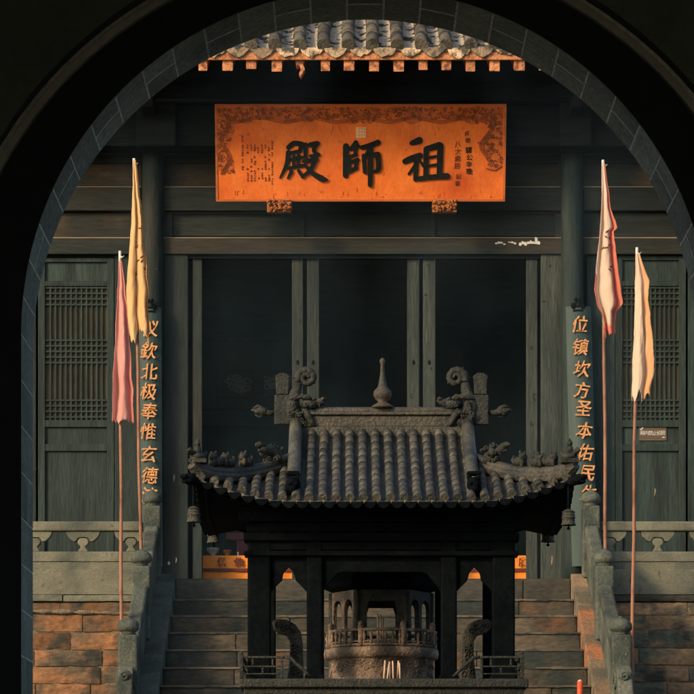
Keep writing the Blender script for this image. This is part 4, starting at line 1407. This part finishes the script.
def side_row(y, sgn):
    """side slope tile row"""
    s = (abs(y) - HE * T0) / (HE - HE * T0)
    if s > 0:
        hx, hy, hz = hip(s)
    else:
        hx, hz = VX, zrow(T0) + .0
    ze_ = ez + lift(abs(y))
    pts = []
    for k in range(8):
        t = k / 7
        pts.append(Vector((PXC + sgn * (hx + (HE - hx) * t), PYC + y, hz - .01 + (ze_ - hz + .01) * (1.25 * t - .25 * t * t))))
    return pts


base_b = MB(); roll = MB(); rr = random.Random(17)
def strips(rows):
    for A, B in zip(rows, rows[1:]):
        n = 12
        def at(P, t):
            q = t * (len(P) - 1); i = min(int(q), len(P) - 2); return P[i].lerp(P[i + 1], q - i)
        base_b.grid(lambda u, v: at(A, 1 - v).lerp(at(B, 1 - v), u) + Vector((0, 0, -.012 * math.sin(PI * u))), 4, n)
xs_all = sorted([-x for x in rowx] + rowx)
for fy in (1, -1):
    strips([row_curve(x, 1, fy) for x in [-HE + .002] + xs_all + [HE - .002]])
ys_all = sorted([-x for x in rowx] + rowx)
for sg in (1, -1):
    strips([side_row(y, sg) for y in [-HE + .002] + ys_all + [HE - .002]])
def tile_roll(P, r=.0285):
    # overlapping short tiles along the row
    L = sum((P[i + 1] - P[i]).length for i in range(len(P) - 1))
    nt_ = max(2, int(L / .115))
    def at(t):
        q = t * (len(P) - 1); i = min(int(q), len(P) - 2); return P[i].lerp(P[i + 1], q - i)
    for k in range(nt_):
        roll.c = rr.random()
        a = at(k / nt_); c = at((k + .98) / nt_)
        o = Vector((rr.uniform(-.002, .002), 0, .012))
        roll.tube([a + o, (a + c) / 2 + o + Vector((0, 0, .001)), c + o], [r * .985, r * .995, r * 1.008], 14)
for fy in (1, -1):
    for x in xs_all:
        tile_roll(row_curve(x, 1, fy))
for sg in (1, -1):
    for y in ys_all:
        tile_roll(side_row(y, sg))
roof = base_b.build('roof', M['tile'], pav)
sd = roof.modifiers.new('solid', 'SOLIDIFY'); sd.thickness = .02; sd.offset = -1
roll.build('tile_roll', M['tile'], roof)
# dark drip course and fascia under the tile tips
b = MB()
def eave_pt(k, n, side):
    v = -HE + 2 * HE * k / n
    return {0: Vector((PXC + v, PYC - HE, ez + lift(v))), 1: Vector((PXC + HE, PYC + v, ez + lift(v))), 2: Vector((PXC - v, PYC + HE, ez + lift(v))), 3: Vector((PXC - HE, PYC - v, ez + lift(v)))}[side]
for side_ in range(4):
    n = 48
    for (d0, d1, ins0, ins1) in ((-.014, -.04, .012, .014), (-.04, -.06, .05, .075)):
        vs = []
        for k in range(n + 1):
            p = eave_pt(k, n, side_)
            c = Vector((PXC, PYC, p.z))
            dirv = (c - p); ax = Vector((0, 1, 0)) if side_ == 0 else Vector((-1, 0, 0)) if side_ == 1 else Vector((0, -1, 0)) if side_ == 2 else Vector((1, 0, 0))
            vs += [p + ax * ins0 + Vector((0, 0, d0)), p + ax * ins1 + Vector((0, 0, d1))]
        b._add(vs, [(2 * k, 2 * k + 1, 2 * k + 3, 2 * k + 2) for k in range(n)])
    # soffit back to the frieze
    vs = []
    for k in range(n + 1):
        p = eave_pt(k, n, side_)
        q = Vector((PXC + (p.x - PXC) * .72, PYC + (p.y - PYC) * .72, WZ(507, Yfp)))
        vs += [p + (q - p) * .06 + Vector((0, 0, -.06)), q]
    b._add(vs, [(2 * k, 2 * k + 1, 2 * k + 3, 2 * k + 2) for k in range(n)])
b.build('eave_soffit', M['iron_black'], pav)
for side_ in range(4):
    b = MB()
    for v in xs_all:
        mid = v + SP / 2
        if abs(mid) > HE - .03: continue
        k = (mid + HE) / (2 * HE)
        p = eave_pt(k * 48, 48, side_)
        ax = Vector((1, 0, 0)) if side_ in (0, 2) else Vector((0, 1, 0))
        nrm = Vector((0, -1, 0)) if side_ == 0 else Vector((1, 0, 0)) if side_ == 1 else Vector((0, 1, 0)) if side_ == 2 else Vector((-1, 0, 0))
        n = 8
        pts = [p + ax * (.036 * math.cos(PI * q / n)) + Vector((0, 0, -.010 - .042 * math.sin(PI * q / n))) for q in range(n + 1)]
        f1 = [q + nrm * .006 for q in pts]; f0 = [q - nrm * .006 for q in pts]
        m_ = n + 1
        b._add(f1 + f0, [tuple(range(m_)), tuple(range(m_, 2 * m_))[::-1]] + [(i, (i + 1) % m_, m_ + (i + 1) % m_, m_ + i) for i in range(m_)])
    b.build('drip_tiles', M['iron_black'], roof)
# gables
for sg in (-1, 1):
    b = MB()
    x = PXC + sg * (VX - .03)
    b.xprism([(PYC - HE * T0, zrow(T0) - .02), (PYC - HE * T0 * .5, zrow(T0 * .5)), (PYC, zrow(0)), (PYC + HE * T0 * .5, zrow(T0 * .5)), (PYC + HE * T0, zrow(T0) - .02)], x - .02, .04)
    b.build('gable', M['iron'], roof)
# main ridge
b = MB()
zr0 = WZ(433, PYC); zr1 = WZ(408, PYC)
L_ = VX + .03
hh = zr1 - zr0
b.box((PXC - L_, PYC - .05, zr0 - .05), (PXC + L_, PYC + .05, zr0 + hh * .22)); b.box((PXC - L_, PYC - .035, zr0 + hh * .221), (PXC + L_, PYC + .035, zr0 + hh * .68)); b.box((PXC - L_, PYC - .055, zr0 + hh * .681), (PXC + L_, PYC + .055, zr0 + hh * .80))
b.tube([(PXC - L_, PYC, zr1 - .02), (PXC + L_, PYC, zr1 - .02)], .026, 14)
ridge = b.build('main_ridge', M['tile_ridge'], pav, bevel=.006)
u = PYC / F
b = MB()
fc = W(382.5, 408, PYC)
b.lathe([(11 * u, 0), (10.5 * u, 2 * u), (6 * u, 4.5 * u), (4 * u, 6 * u), (7.5 * u, 9 * u), (9.3 * u, 13 * u), (8.6 * u, 17 * u), (5 * u, 20.5 * u), (4 * u, 24 * u), (2.3 * u, 34 * u), (1.9 * u, 44 * u), (2.9 * u, 45.5 * u), (2.7 * u, 48 * u), (1 * u, 50 * u)], fc, 22)
fin = b.build('finial', M['finial'], pav)


def ridge_dragon(sg):
    """fish-tailed ridge beast: open jaws on the ridge, scaly body, tail curling into a disc, sword hilt behind"""
    b = MB()
    cx = PXC; X = lambda px: PXC + sg * (px - 382.5) * u      # px measured for the right-hand one
    Z = lambda py: WZ(py, PYC)
    Y = PYC
    P = lambda px, py, dy=0: Vector((X(px), Y + dy, Z(py)))
    # scaly body on the ridge end, stem of the tail rising behind it, tail curled into an open spiral
    b.tube([P(464, 426), P(469, 416), P(472, 407), P(470.5, 398), P(467, 390), P(465.6, 383)], [.060, .062, .056, .044, .034, .027], 14)
    sc_ = P(457.3, 378)
    sp = []
    for k in range(40):
        t = k / 39; a = R(-28) + t * 2 * PI * 1.6; r_ = (9.0 - 6.8 * t) * u
        sp.append(sc_ + Vector((sg * r_ * math.cos(a), -.006 * t, r_ * math.sin(a))))
    b.tube(sp, [(.026 - .011 * k / 39) * (1 + .08 * math.sin(k * 2.1)) for k in range(40)], 10)
    b.tube([sc_ + Vector((0, .004, 0)), sc_ + Vector((0, .016, 0))], 7.4 * u, 22, smooth=False)
    # fin along the outside of the tail
    for k in range(0, 18, 2):
        q = sp[k]; d_ = (q - sc_).normalized()
        b.tube([q + d_ * .012, q + d_ * .032 + Vector((sg * .006, 0, -.004))], [.010, .003], 6)
    # head: skull, upturned snout, lower jaw, brow, eye, fang
    b.blob(P(454, 405, -.012), (.062, .055, .038), lump=.3, seed=2)
    b.tube([P(455, 403, -.02), P(448, 403, -.02), P(442, 402.5, -.02), P(438.5, 399.5, -.02)], [.036, .030, .024, .012], 10)
    b.tube([P(456, 411, -.015), P(450, 414, -.015), P(445, 417.5, -.015), P(443, 420.5, -.01)], [.030, .024, .018, .008], 10)
    b.blob(P(440.8, 399.6, -.035), (.016, .014, .013)); b.blob(P(450, 400, -.045), (.017, .014, .013))
    b.tube([P(445, 404, -.035), P(444.3, 408.5, -.035)], [.009, .002], 6); b.tube([P(449, 405, -.035), P(448.5, 409, -.035)], [.008, .002], 6)
    # foreleg clawing the ridge
    b.tube([P(460, 412, -.05), P(455, 418, -.06), P(452, 424, -.055), P(449.5, 427, -.055)], [.026, .022, .018, .010], 8)
    b.tube([P(452, 424, -.05), P(453.5, 428, -.055)], [.012, .004], 6)
    # horns, mane and scale curls
    for k in range(5):
        x0_, y0_ = 453 + 2.6 * k, 400.5 - 1.0 * k + (k % 2)
        b.tube([P(x0_, y0_, -.05), P(x0_ + 4, y0_ - 3.5 + k, -.055), P(x0_ + 9, y0_ - 3 + 1.6 * k, -.05), P(x0_ + 12, y0_ - 5 + 2.2 * k, -.045)], [.013, .012, .008, .002], 8)
    rq = random.Random(6)
    for k in range(20):
        cx_, cy_ = rq.uniform(457, 475), rq.uniform(404, 425)
        cc = P(cx_, cy_, -.062 + rq.uniform(-.006, .012)); r0_ = rq.uniform(.012, .022); a0_ = rq.uniform(0, 6)
        b.tube([cc + Vector((r0_ * (1 - j / 9) * math.cos(a0_ + j * .95), -.002 * j, r0_ * (1 - j / 9) * math.sin(a0_ + j * .95))) for j in range(8)], [.008, .008, .007, .007, .006, .006, .005, .004], 6)
    o = b.build('ridge_dragon', M['iron'], pav, lump=(.003, 40))
    b = MB()
    b.box((X(481.5) - .052, Y - .035, Z(425)), (X(481.5) + .052, Y + .035, Z(395.5)))
    b.prism([(X(481.5) - .040, Z(395)), (X(481.5) - .045, Z(379)), (X(481.5) - .052, Z(377)), (X(481.5) - .02, Z(373.5)), (X(481.5) + .02, Z(373.5)), (X(481.5) + .052, Z(377)), (X(481.5) + .045, Z(379)), (X(481.5) + .040, Z(395))], Y - .03, .06)
    b.build('sword_hilt', M['iron'], o, bevel=.006)
    b = MB()   # side ornament like a bird's head on a stalk
    b.tube([P(487, 412), P(495, 413), P(503, 412)], [.014, .02, .03], 8)
    b.blob(P(503, 411.5), (.045, .035, .03), lump=.5, seed=8); b.blob(P(509, 410.5), (.025, .02, .014), lump=.4, seed=9)
    b.tube([P(500, 408), P(506, 406), P(511, 408)], [.01, .012, .003], 6); b.tube([P(499, 415), P(505, 417), P(509, 415)], [.01, .01, .003], 6)
    b.build('side_ornament', M['iron'], o, lump=(.006, 30))
for sg in (-1, 1):
    ridge_dragon(sg)
# gable ridges with beast heads at their feet
for sg in (-1, 1):
    for fy in (1, -1):
        b = MB()
        pts = []
        for k in range(13):
            t = .03 + .83 * k / 12
            pts.append(Vector((PXC + sg * VX, PYC - fy * HE * t, zrow(t) + .075 - .02 * t)))
        b.tube(pts, .042, 14)
        vs = []
        for p in pts:
            vs += [p + Vector((-.034, 0, 0)), p + Vector((.034, 0, 0)), p + Vector((.034, 0, -.09)), p + Vector((-.034, 0, -.09))]
        fs = []
        for k in range(len(pts) - 1):
            for q in range(4):
                fs.append((4*k + q, 4*k + (q + 1) % 4, 4*k + 4 + (q + 1) % 4, 4*k + 4 + q))
        fs += [(0, 1, 2, 3), (4*12, 4*12 + 3, 4*12 + 2, 4*12 + 1)]
        b._add(vs, fs)
        g = b.build('gable_ridge', M['tile'], pav)
        e_ = pts[-1]
        b = MB()
        b.blob(e_ + Vector((0, -.03 * fy, -.02)), (.045, .05, .055), lump=.25, seed=sg); b.blob(e_ + Vector((0, -.07 * fy, -.045)), (.03, .035, .025), lump=.3, seed=sg + 2)
        for s2 in (-1, 1):
            b.tube([e_ + Vector((s2 * .025, -.02 * fy, .02)), e_ + Vector((s2 * .034, 0, .06)), e_ + Vector((s2 * .02, .01 * fy, .075))], [.014, .012, .004], 8)
            b.blob(e_ + Vector((s2 * .02, -.07 * fy, -.01)), (.012, .012, .012))
        b.box((e_.x - .036, e_.y - .02, e_.z + .055), (e_.x + .036, e_.y + .03, e_.z + .075))
        b.build('beast_head', M['iron_black'], g, lump=(.006, 30))


def beast(c, kind, sg, fy):
    """little seated guardian on a hip ridge, facing outwards"""
    b = MB()
    d = Vector((sg * .7, -fy * .7, 0))
    if kind == 0:      # rider on a bird at the tip
        b.blob(c + Vector((0, 0, .030)), (.050, .05, .026), lump=.2); b.tube([c + d * .03 + Vector((0, 0, .04)), c + d * .07 + Vector((0, 0, .07)), c + d * .09 + Vector((0, 0, .06))], [.02, .016, .006], 8)
        b.tube([c - d * .03 + Vector((0, 0, .03)), c - d * .08 + Vector((0, 0, .065))], [.022, .008], 8)
        b.tube([c + Vector((0, 0, .045)), c + Vector((0, 0, .095))], [.026, .02], 10); b.blob(c + Vector((0, 0, .112)), (.018, .018, .020))
        b.tube([c + Vector((0, 0, .125)), c + Vector((0, 0, .145))], [.012, .004], 8)
        b.box((c.x - .055, c.y - .055, c.z - .01), (c.x + .055, c.y + .055, c.z + .014))
    elif kind == 1:    # lion
        b.blob(c + Vector((0, 0, .032)), (.042, .036, .034), lump=.2, seed=1); b.blob(c + d * .025 + Vector((0, 0, .062)), (.03, .03, .026), lump=.3, seed=2)
        for s in (-1, 1):
            q = Vector((-d.y, d.x, 0)).normalized() * s
            b.tube([c + d * .03 + q * .018 + Vector((0, 0, .045)), c + d * .036 + q * .018 - Vector((0, 0, .008))], [.013, .012], 8)
            b.blob(c + d * .02 + q * .02 + Vector((0, 0, .086)), (.009, .009, .012))
        b.tube([c - d * .04 + Vector((0, 0, .02)), c - d * .06 + Vector((0, 0, .05)), c - d * .045 + Vector((0, 0, .075))], [.014, .014, .005], 8)
    else:              # larger crouching dragon with a mane of curls
        b.tube([c - d * .07 - Vector((0, 0, .01)), c - d * .05 + Vector((0, 0, .05)), c + Vector((0, 0, .072)), c + d * .05 + Vector((0, 0, .07)), c + d * .085 + Vector((0, 0, .082))], [.036, .040, .038, .030, .020], 10)
        b.tube([c + d * .06 + Vector((0, 0, .084)), c + d * .10 + Vector((0, 0, .098)), c + d * .125 + Vector((0, 0, .094))], [.026, .020, .008], 8)
        b.tube([c + d * .06 + Vector((0, 0, .062)), c + d * .10 + Vector((0, 0, .06))], [.018, .008], 8)
        rz_ = random.Random(12)
        for k in range(22):
            q = Vector((-d.y, d.x, 0)).normalized() * rz_.uniform(-.045, .045)
            o_ = c + d * rz_.uniform(-.08, .05) + q + Vector((0, 0, rz_.uniform(0, .105)))
            r0_ = rz_.uniform(.010, .018); a0_ = rz_.uniform(0, 6)
            b.tube([o_ + Vector((r0_ * (1 - j / 8) * math.cos(a0_ + j), -.01, r0_ * (1 - j / 8) * math.sin(a0_ + j))) for j in range(7)], [.009, .008, .008, .007, .006, .005, .004], 6)
        for k in range(5):
            o_ = c - d * (.06 - .028 * k) + Vector((0, 0, .075 + .012 * math.sin(k)))
            b.tube([o_, o_ - d * .016 + Vector((0, 0, .034))], [.012, .003], 6)
    return b


for sg in (-1, 1):
    for fy in (1, -1):
        pts = []
        n = 18
        for k in range(n + 1):
            s = -.04 + 1.06 * k / n
            x, y, z = hip(max(s, 0))
            if s < 0: x -= .02; y -= .02
            if s > 1:
                ex = (s - 1) * .6; x = HE + ex; y = HE + ex; z += .02
            z += .045 + .04 * max(0, (s - .8) / .2) ** 2 * .6
            pts.append(Vector((PXC + sg * x, PYC - fy * y, z)))
        b = MB()
        b.tube(pts, [.034] * (n - 2) + [.033, .030, .024], 12)
        lower = [p - Vector((0, 0, .035)) for p in pts]
        b.tube(lower, [.045] * (n - 1) + [.04, .03], 8, smooth=False)
        h = b.build('hip_ridge', M['tile_ridge'], pav)
        for s, kind in ((.97, 0), (.80, 1), (.66, 1), (.50, 1), (.26, 2)):
            i = int(round((s + .04) / 1.06 * n))
            fb = beast(pts[i] + Vector((0, 0, .028)), kind, sg, fy)
            fb.build('ridge_beast', M['iron'], h, lump=(.004, 40))
        # corner beam with a beast head
        b = MB()
        c = Vector((PXC + sg * (HE + .012), PYC - fy * (HE + .012), ez + lift(HE) - .03))
        d = Vector((sg * .7, -fy * .7, 0))
        b.tube([c - d * .3 - Vector((0, 0, .03)), c - d * .05 - Vector((0, 0, .012)), c + d * .02], [.026, .030, .034], 10)
        b.blob(c + d * .02, (.045, .045, .034), lump=.3, seed=sg); b.blob(c + d * .06 + Vector((0, 0, .012)), (.028, .028, .016), lump=.3, seed=3); b.blob(c + d * .055 - Vector((0, 0, .018)), (.022, .022, .012), lump=.3, seed=4)
        b.tube([c + Vector((0, 0, .02)), c - d * .03 + Vector((0, 0, .055))], [.012, .005], 8)
        b.build('corner_beam', M['iron_black'], pav, lump=(.004, 30))

# the pavilion is shallower behind its ridge than in front
for o in list(pav.children):
    for q in [o] + list(o.children) + [g for c_ in o.children for g in c_.children]:
        for v in q.data.vertices:
            if v.co.y > 0: v.co.y *= .58
        q.data.update()
# wind bells
def bell(px, py_top, py_mid, Y, label, sc_=1.0):
    c = W(px, py_mid, Y); tp = W(px, py_top, Y)
    t = thing('wind_bell', label, 'wind bell', tuple(c), 'wind bells at the pavilion corners')
    q = Y / F * sc_
    b = MB()
    b.lathe([(1.2 * q, 10 * q), (3.5 * q, 9.2 * q), (5.6 * q, 7.4 * q), (6.2 * q, 5.5 * q), (6.3 * q, 2.5 * q), (6.9 * q, 2.2 * q), (6.9 * q, .8 * q), (6.4 * q, .4 * q), (6.5 * q, -3.5 * q), (7.4 * q, -5.5 * q), (7.6 * q, -6.4 * q), (6.4 * q, -6.2 * q), (5.6 * q, -3 * q)], c, 20)
    for zq in (7.0, 4.0):
        b.tube([c + Vector((6.25 * q * math.cos(a), 6.25 * q * math.sin(a), zq * q)) for a in [k * PI / 8 for k in range(17)]], .5 * q, 6)
    b.build('bell', M['iron_worn'], t)
    b = MB()
    b.tube([c + Vector((0, 0, 10 * q)), tp], 1.0 * q, 6)
    L = (tp.z - c.z - 10 * q)
    for k in range(max(2, int(L / (3 * q)))):
        b.blob(c + Vector((0, 0, 10 * q + (k + .5) * 3 * q)), (1.7 * q, 1.1 * q, 1.5 * q), n=8, m=6)
    b.build('chain', M['iron_black'], t)
    b = MB(); b.tube([c + Vector((0, 0, 2 * q)), c + Vector((0, 0, -9 * q))], .7 * q, 6); b.blob(c + Vector((0, 0, -9.5 * q)), (1.8 * q, 1.8 * q, 1.6 * q), n=10, m=6); b.build('clapper', M['iron_black'], t)
    return t
bell(193.8, 489, 516, 18.0, 'dark iron wind bell at the pavilion\'s near corner, beside the yellow flag\'s column')
bell(568.5, 486, 519, 18.0, 'dark iron wind bell at the near corner, beside the stair post below the couplet board')
bell(213.8, 521, 537, 19.8, 'dark iron wind bell at the far corner, seen above the orange altar cloth', .95)
bell(548, 521, 536, 19.8, 'dark iron wind bell at the far corner, seen against the pale door jamb', .95)

# ---- scroll braces and low railings on the slab
brace = [(272, 621.5), (276.5, 619), (286, 619.5), (295, 624), (301, 632), (303, 646), (303.5, 678.3), (286.5, 678.3), (289, 664), (290, 650), (289.5, 641), (286.5, 635.5), (278, 633), (273.5, 629.5)]
mir = lambda pts: [(763.6 - x, y) for x, y in pts][::-1]
for pts in (brace, mir(brace)):
    Y = 18.6
    b = MB()
    q = [(WX(x, Y), WZ(y, Y) if y < 678 else TZ + .002) for x, y in pts]
    b.prism(q, Y, .06)
    o = b.build('scroll_brace', M['iron_worn'], pav, bevel=.008)
    b = MB(); rb = random.Random(31)
    for k in range(15):
        cx = 296 + rb.uniform(-4.5, 4); cy = 634 + k * 2.9
        if k < 4: cx, cy = 277 + k * 5, 627 + rb.uniform(-2, 2) + k * .6
        if pts is not brace: cx = 763.6 - cx
        X, Z = WX(cx, Y), WZ(cy, Y)
        b.tube([(X + .022 * (1 - j / 10) * math.cos(j * .9 + k), Y - .003, Z + .022 * (1 - j / 10) * math.sin(j * .9 + k)) for j in range(8)], .0045, 6)
    b.build('scroll_relief', M['iron_worn'], o)
for sgn in (-1, 1):
    Y = 17.98
    fx = (lambda x: x) if sgn > 0 else (lambda x: 763.6 - x)
    t = MB()
    def bar(xa, xb, ya, yb, d=.03, dy=0):
        a, c = sorted((fx(xa), fx(xb)))
        t.box((WX(a, Y), Y + dy, WZ(yb, Y)), (WX(c, Y), Y + dy + d, WZ(ya, Y)))
    bar(480, 524, 656, 658.2, .035); bar(483, 520, 665.5, 667.2, .02, .006); bar(483, 520, 673, 674.5, .02, .006)
    bar(520.4, 524, 654, 678.2, .04, -.003); bar(480.5, 483, 658.4, 678.2, .03, .003); bar(500, 502, 667.4, 672.8, .018, .007); bar(490, 492, 658.4, 665.3, .018, .007); bar(510, 512, 658.4, 665.3, .018, .007)
    b2 = t.build('low_railing', M['iron'], pav, bevel=.003)
    t = MB()
    t.tube([W(fx(x), y, Y + .015) for x, y in ((480, 657), (473, 658), (468, 663), (462, 668), (457, 673), (453, 676.5))], [.010, .012, .012, .012, .010, .006], 8)
    t.tube([W(fx(522.2), 654, Y + .015), W(fx(522.2), 651, Y + .015)], [.012, .003], 8)
    t.build('railing_scroll', M['iron'], b2)
    t = MB()   # the same rail returns along the side of the slab
    xs_ = WX(fx(522.2), Y)
    t.box((xs_ - .016, Y + .04, WZ(658.2, Y)), (xs_ + .016, PYC + 1.18, WZ(656, Y))); t.box((xs_ - .01, Y + .04, WZ(667.2, Y)), (xs_ + .01, PYC + 1.18, WZ(665.5, Y)))
    for k in range(9):
        yy = Y + .1 + k * .26
        t.box((xs_ - .008, yy, TZ + .002), (xs_ + .008, yy + .016, WZ(658, Y)))
    t.build('side_rail', M['iron'], pav)

# ================================================================== ROUND BURNER INSIDE
brn = thing('incense_burner', 'round brown iron incense burner with a baluster ring inside the pavilion', 'incense burner', (PXC, PYC + .02, TZ))
bc = Vector((PXC, PYC + .02, 0))
YQ = 18.81
zq = lambda py: WZ(py, YQ)
rr0 = .365
b = MB()
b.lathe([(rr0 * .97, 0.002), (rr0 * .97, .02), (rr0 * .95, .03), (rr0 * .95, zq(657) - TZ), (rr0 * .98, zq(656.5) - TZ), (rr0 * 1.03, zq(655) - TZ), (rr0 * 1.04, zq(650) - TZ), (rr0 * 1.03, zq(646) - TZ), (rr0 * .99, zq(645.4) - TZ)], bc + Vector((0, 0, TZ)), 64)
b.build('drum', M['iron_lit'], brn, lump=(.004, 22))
b = MB()
rb = random.Random(77)
for k in range(46):
    a = rb.uniform(PI * 1.05, PI * 1.95); z = rb.uniform(zq(675), zq(660))
    r_ = rr0 * .955
    pts = []
    for j in range(8):
        s = .02 * (1 - j / 10)
        aa = a + s * math.cos(j * .9 + k) / r_
        pts.append(bc + Vector((r_ * math.cos(aa), r_ * math.sin(aa), z + s * math.sin(j * .9 + k))))
    b.tube(pts, .004, 6)
b.build('drum_relief', M['iron_lit'], brn)
b = MB()
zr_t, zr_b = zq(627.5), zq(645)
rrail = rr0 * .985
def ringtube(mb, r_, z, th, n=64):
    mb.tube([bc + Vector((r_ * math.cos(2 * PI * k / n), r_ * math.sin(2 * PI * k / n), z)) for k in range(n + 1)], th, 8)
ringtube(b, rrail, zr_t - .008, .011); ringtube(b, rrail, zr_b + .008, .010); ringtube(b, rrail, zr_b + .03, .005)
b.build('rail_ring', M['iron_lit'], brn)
for k in range(48):
    a = 2 * PI * (k + .5) / 48
    if k % 8 == 0: continue
    b = MB()
    h = zr_t - zr_b - .02
    b.lathe([(.007, 0), (.012, h * .15), (.006, h * .35), (.011, h * .55), (.012, h * .68), (.006, h * .85), (.009, h)], bc + Vector((rrail * math.cos(a), rrail * math.sin(a), zr_b + .01)), 8)
    b.build('baluster', M['iron_lit'], brn)
for k in range(8):
    a = R(-90 + 22.5 + 45 * k)
    b = MB(); c = bc + Vector((rrail * 1.003 * math.cos(a), rrail * 1.003 * math.sin(a), 0))
    b.tube([c + Vector((0, 0, zr_b)), c + Vector((0, 0, zr_t + .008))], .018, 10)
    b.blob(c + Vector((0, 0, zr_t + .03)), (.019, .019, .02)); b.tube([c + Vector((0, 0, zr_t + .008)), c + Vector((0, 0, zr_t + .016))], .022, 10)
    b.build('newel', M['iron_lit'], brn)
# little six-sided pavilion on the drum
RH = .325
zf0 = zq(645.3); zc1 = zq(588)
for k in range(6):
    a0 = R(-90 - 30 + 60 * k); a1 = R(-90 + 30 + 60 * k)
    p0 = bc + Vector((RH * math.cos(a0), RH * math.sin(a0), 0)); p1 = bc + Vector((RH * math.cos(a1), RH * math.sin(a1), 0))
    b = MB(); b.tube([p0 + Vector((0, 0, zf0)), p0 + Vector((0, 0, zc1))], .024, 12); b.build('column', M['iron'], brn)
    e_ = (p1 - p0); L = e_.length; e_.normalize(); nn = Vector((-e_.y, e_.x, 0))
    def panel(pts, d=.025):
        b = MB(); n = len(pts)
        vs = [p0 + e_ * s * L + Vector((0, 0, z)) + nn * d / 2 for s, z in pts] + [p0 + e_ * s * L + Vector((0, 0, z)) - nn * d / 2 for s, z in pts]
        b._add(vs, [tuple(range(n)), tuple(range(n, 2 * n))[::-1]] + [(i, n + i, n + (i + 1) % n, (i + 1) % n) for i in range(n)])
        return b
    zt4 = zq(588); H = lambda f_: zf0 + (zq(592) - zf0) * f_
    def arch(s0, s1, f0, m=8, flat=False):
        c = (s0 + s1) / 2; hw_ = (s1 - s0) / 2
        if flat:
            return [(s0, H(f0)), (s0 + .05, H(f0 + .14)), (s1 - .05, H(f0 + .14)), (s1, H(f0))]
        return [(c - hw_ * math.cos(PI * q / m), H(f0) + hw_ * L * 1.15 * math.sin(PI * q / m)) for q in range(m + 1)]
    if k % 3 == 0:
        pts = [(0, zt4), (0, zf0), (.2, zf0)] + arch(.2, .80, .72, flat=True) + [(.8, zf0), (1, zf0), (1, zt4)]
    else:
        pts = [(0, zt4), (0, zf0), (.12, zf0)] + arch(.12, .44, .74) + [(.44, zf0), (.56, zf0)] + arch(.56, .88, .74) + [(.88, zf0), (1, zf0), (1, zt4)]
    panel(pts).build('arched_panel', M['iron_lit'] if k == 5 else M['iron'], brn)  # left front panel gets the lit colour, the others stay dark
b = MB()
nf = 6
b.lathe([(RH * 1.0, zc1 + .001), (RH * 1.2, zc1 + .03), (RH * 1.25, zc1 + .06), (RH * .8, zc1 + .16), (RH * .35, zc1 + .25), (.04, zc1 + .30), (.05, zc1 + .34), (.01, zc1 + .40)], bc, 6, smooth=False)
b.build('canopy', M['iron_black'], brn)
b = MB(); b.lathe([(RH * .9, 0), (RH * .9, .02)], bc + Vector((0, 0, zf0 - .004)), 32); b.build('ash_bed', M['mortar'], brn)

# incense sticks
ri = random.Random(15)
def sticks(px, n, Y, py_b, py_t, spread, label, zb=None):
    first = None
    for k in range(n):
        x = px + (k - (n - 1) / 2) * spread + ri.uniform(-.6, .6)
        base = W(x, py_b, Y + ri.uniform(-.02, .02))
        if zb is not None: base.z = zb
        top = W(x + ri.uniform(-1.8, 2.4), py_t + ri.uniform(-3, 5), base.y)
        b = MB(); b.tube([base, top], [.0058, .005], 8)
        o = b.build('incense_stick', M['incense'])
        tag(o, label, 'incense stick', label)
sticks(391.5, 6, 18.3, 678, 662, 3.3, 'pale incense stick standing on the slab before the drum', TZ + .002)
sticks(380, 3, 19.2, 640, 614, 2.6, 'thin incense stick inside the burner, seen through its middle opening', zf0 + .017)

# red candle on the stairs
cz_ = WZ(694, 24.6)
Yc_ = 25.2
zc_step = [WZ(602.5, YW) - RIS * k for k in range(1, 14)]
k = 7
Yc_ = YW - TRD * k + .06
b = MB(); base = Vector((WX(580, Yc_), Yc_, WZ(602.5, YW) - RIS * (k - 1) + .002))
t = thing('red_candle', 'red candle with pale tip standing on a stair tread', 'candle', tuple(base))
b.tube([base, base + Vector((0, 0, .20))], [.026, .025], 14); b.build('wax', M['candle'], t)
b = MB(); b.tube([base + Vector((0, 0, .2)), base + Vector((0, 0, .215))], [.024, .008], 12); b.build('tip', M['white'], t)

# ================================================================== SMOKE
b = MB()
b.box((-1.6, 18.9, CZ + 1.25), (2.1, 29.0, CZ + 5.6))
sm = b.build('smoke', bpy.data.materials.new('incense_smoke'))
sm['kind'] = 'stuff'
mt = sm.data.materials[0]; mt.use_nodes = True
N = mt.node_tree.nodes; L = mt.node_tree.links
N.remove(N['Principled BSDF'])
pv = N.new('ShaderNodeVolumePrincipled'); pv.inputs['Color'].default_value = (.42, .66, .74, 1); pv.inputs['Anisotropy'].default_value = 0
tcs = N.new('ShaderNodeTexCoord'); mps = N.new('ShaderNodeMapping'); mps.inputs['Scale'].default_value = (1.0, .5, .55)
nzs = N.new('ShaderNodeTexNoise'); nzs.inputs['Scale'].default_value = 1.3; nzs.inputs['Detail'].default_value = 3
mrs = N.new('ShaderNodeMapRange'); mrs.inputs['From Min'].default_value = .46; mrs.inputs['From Max'].default_value = .74; mrs.inputs['To Min'].default_value = .0004; mrs.inputs['To Max'].default_value = .013
L.new(tcs.outputs['Object'], mps.inputs[0]); L.new(mps.outputs[0], nzs.inputs['Vector']); L.new(nzs.outputs['Fac'], mrs.inputs[0]); L.new(mrs.outputs[0], pv.inputs['Density'])
L.new(pv.outputs[0], N['Material Output'].inputs['Volume'])
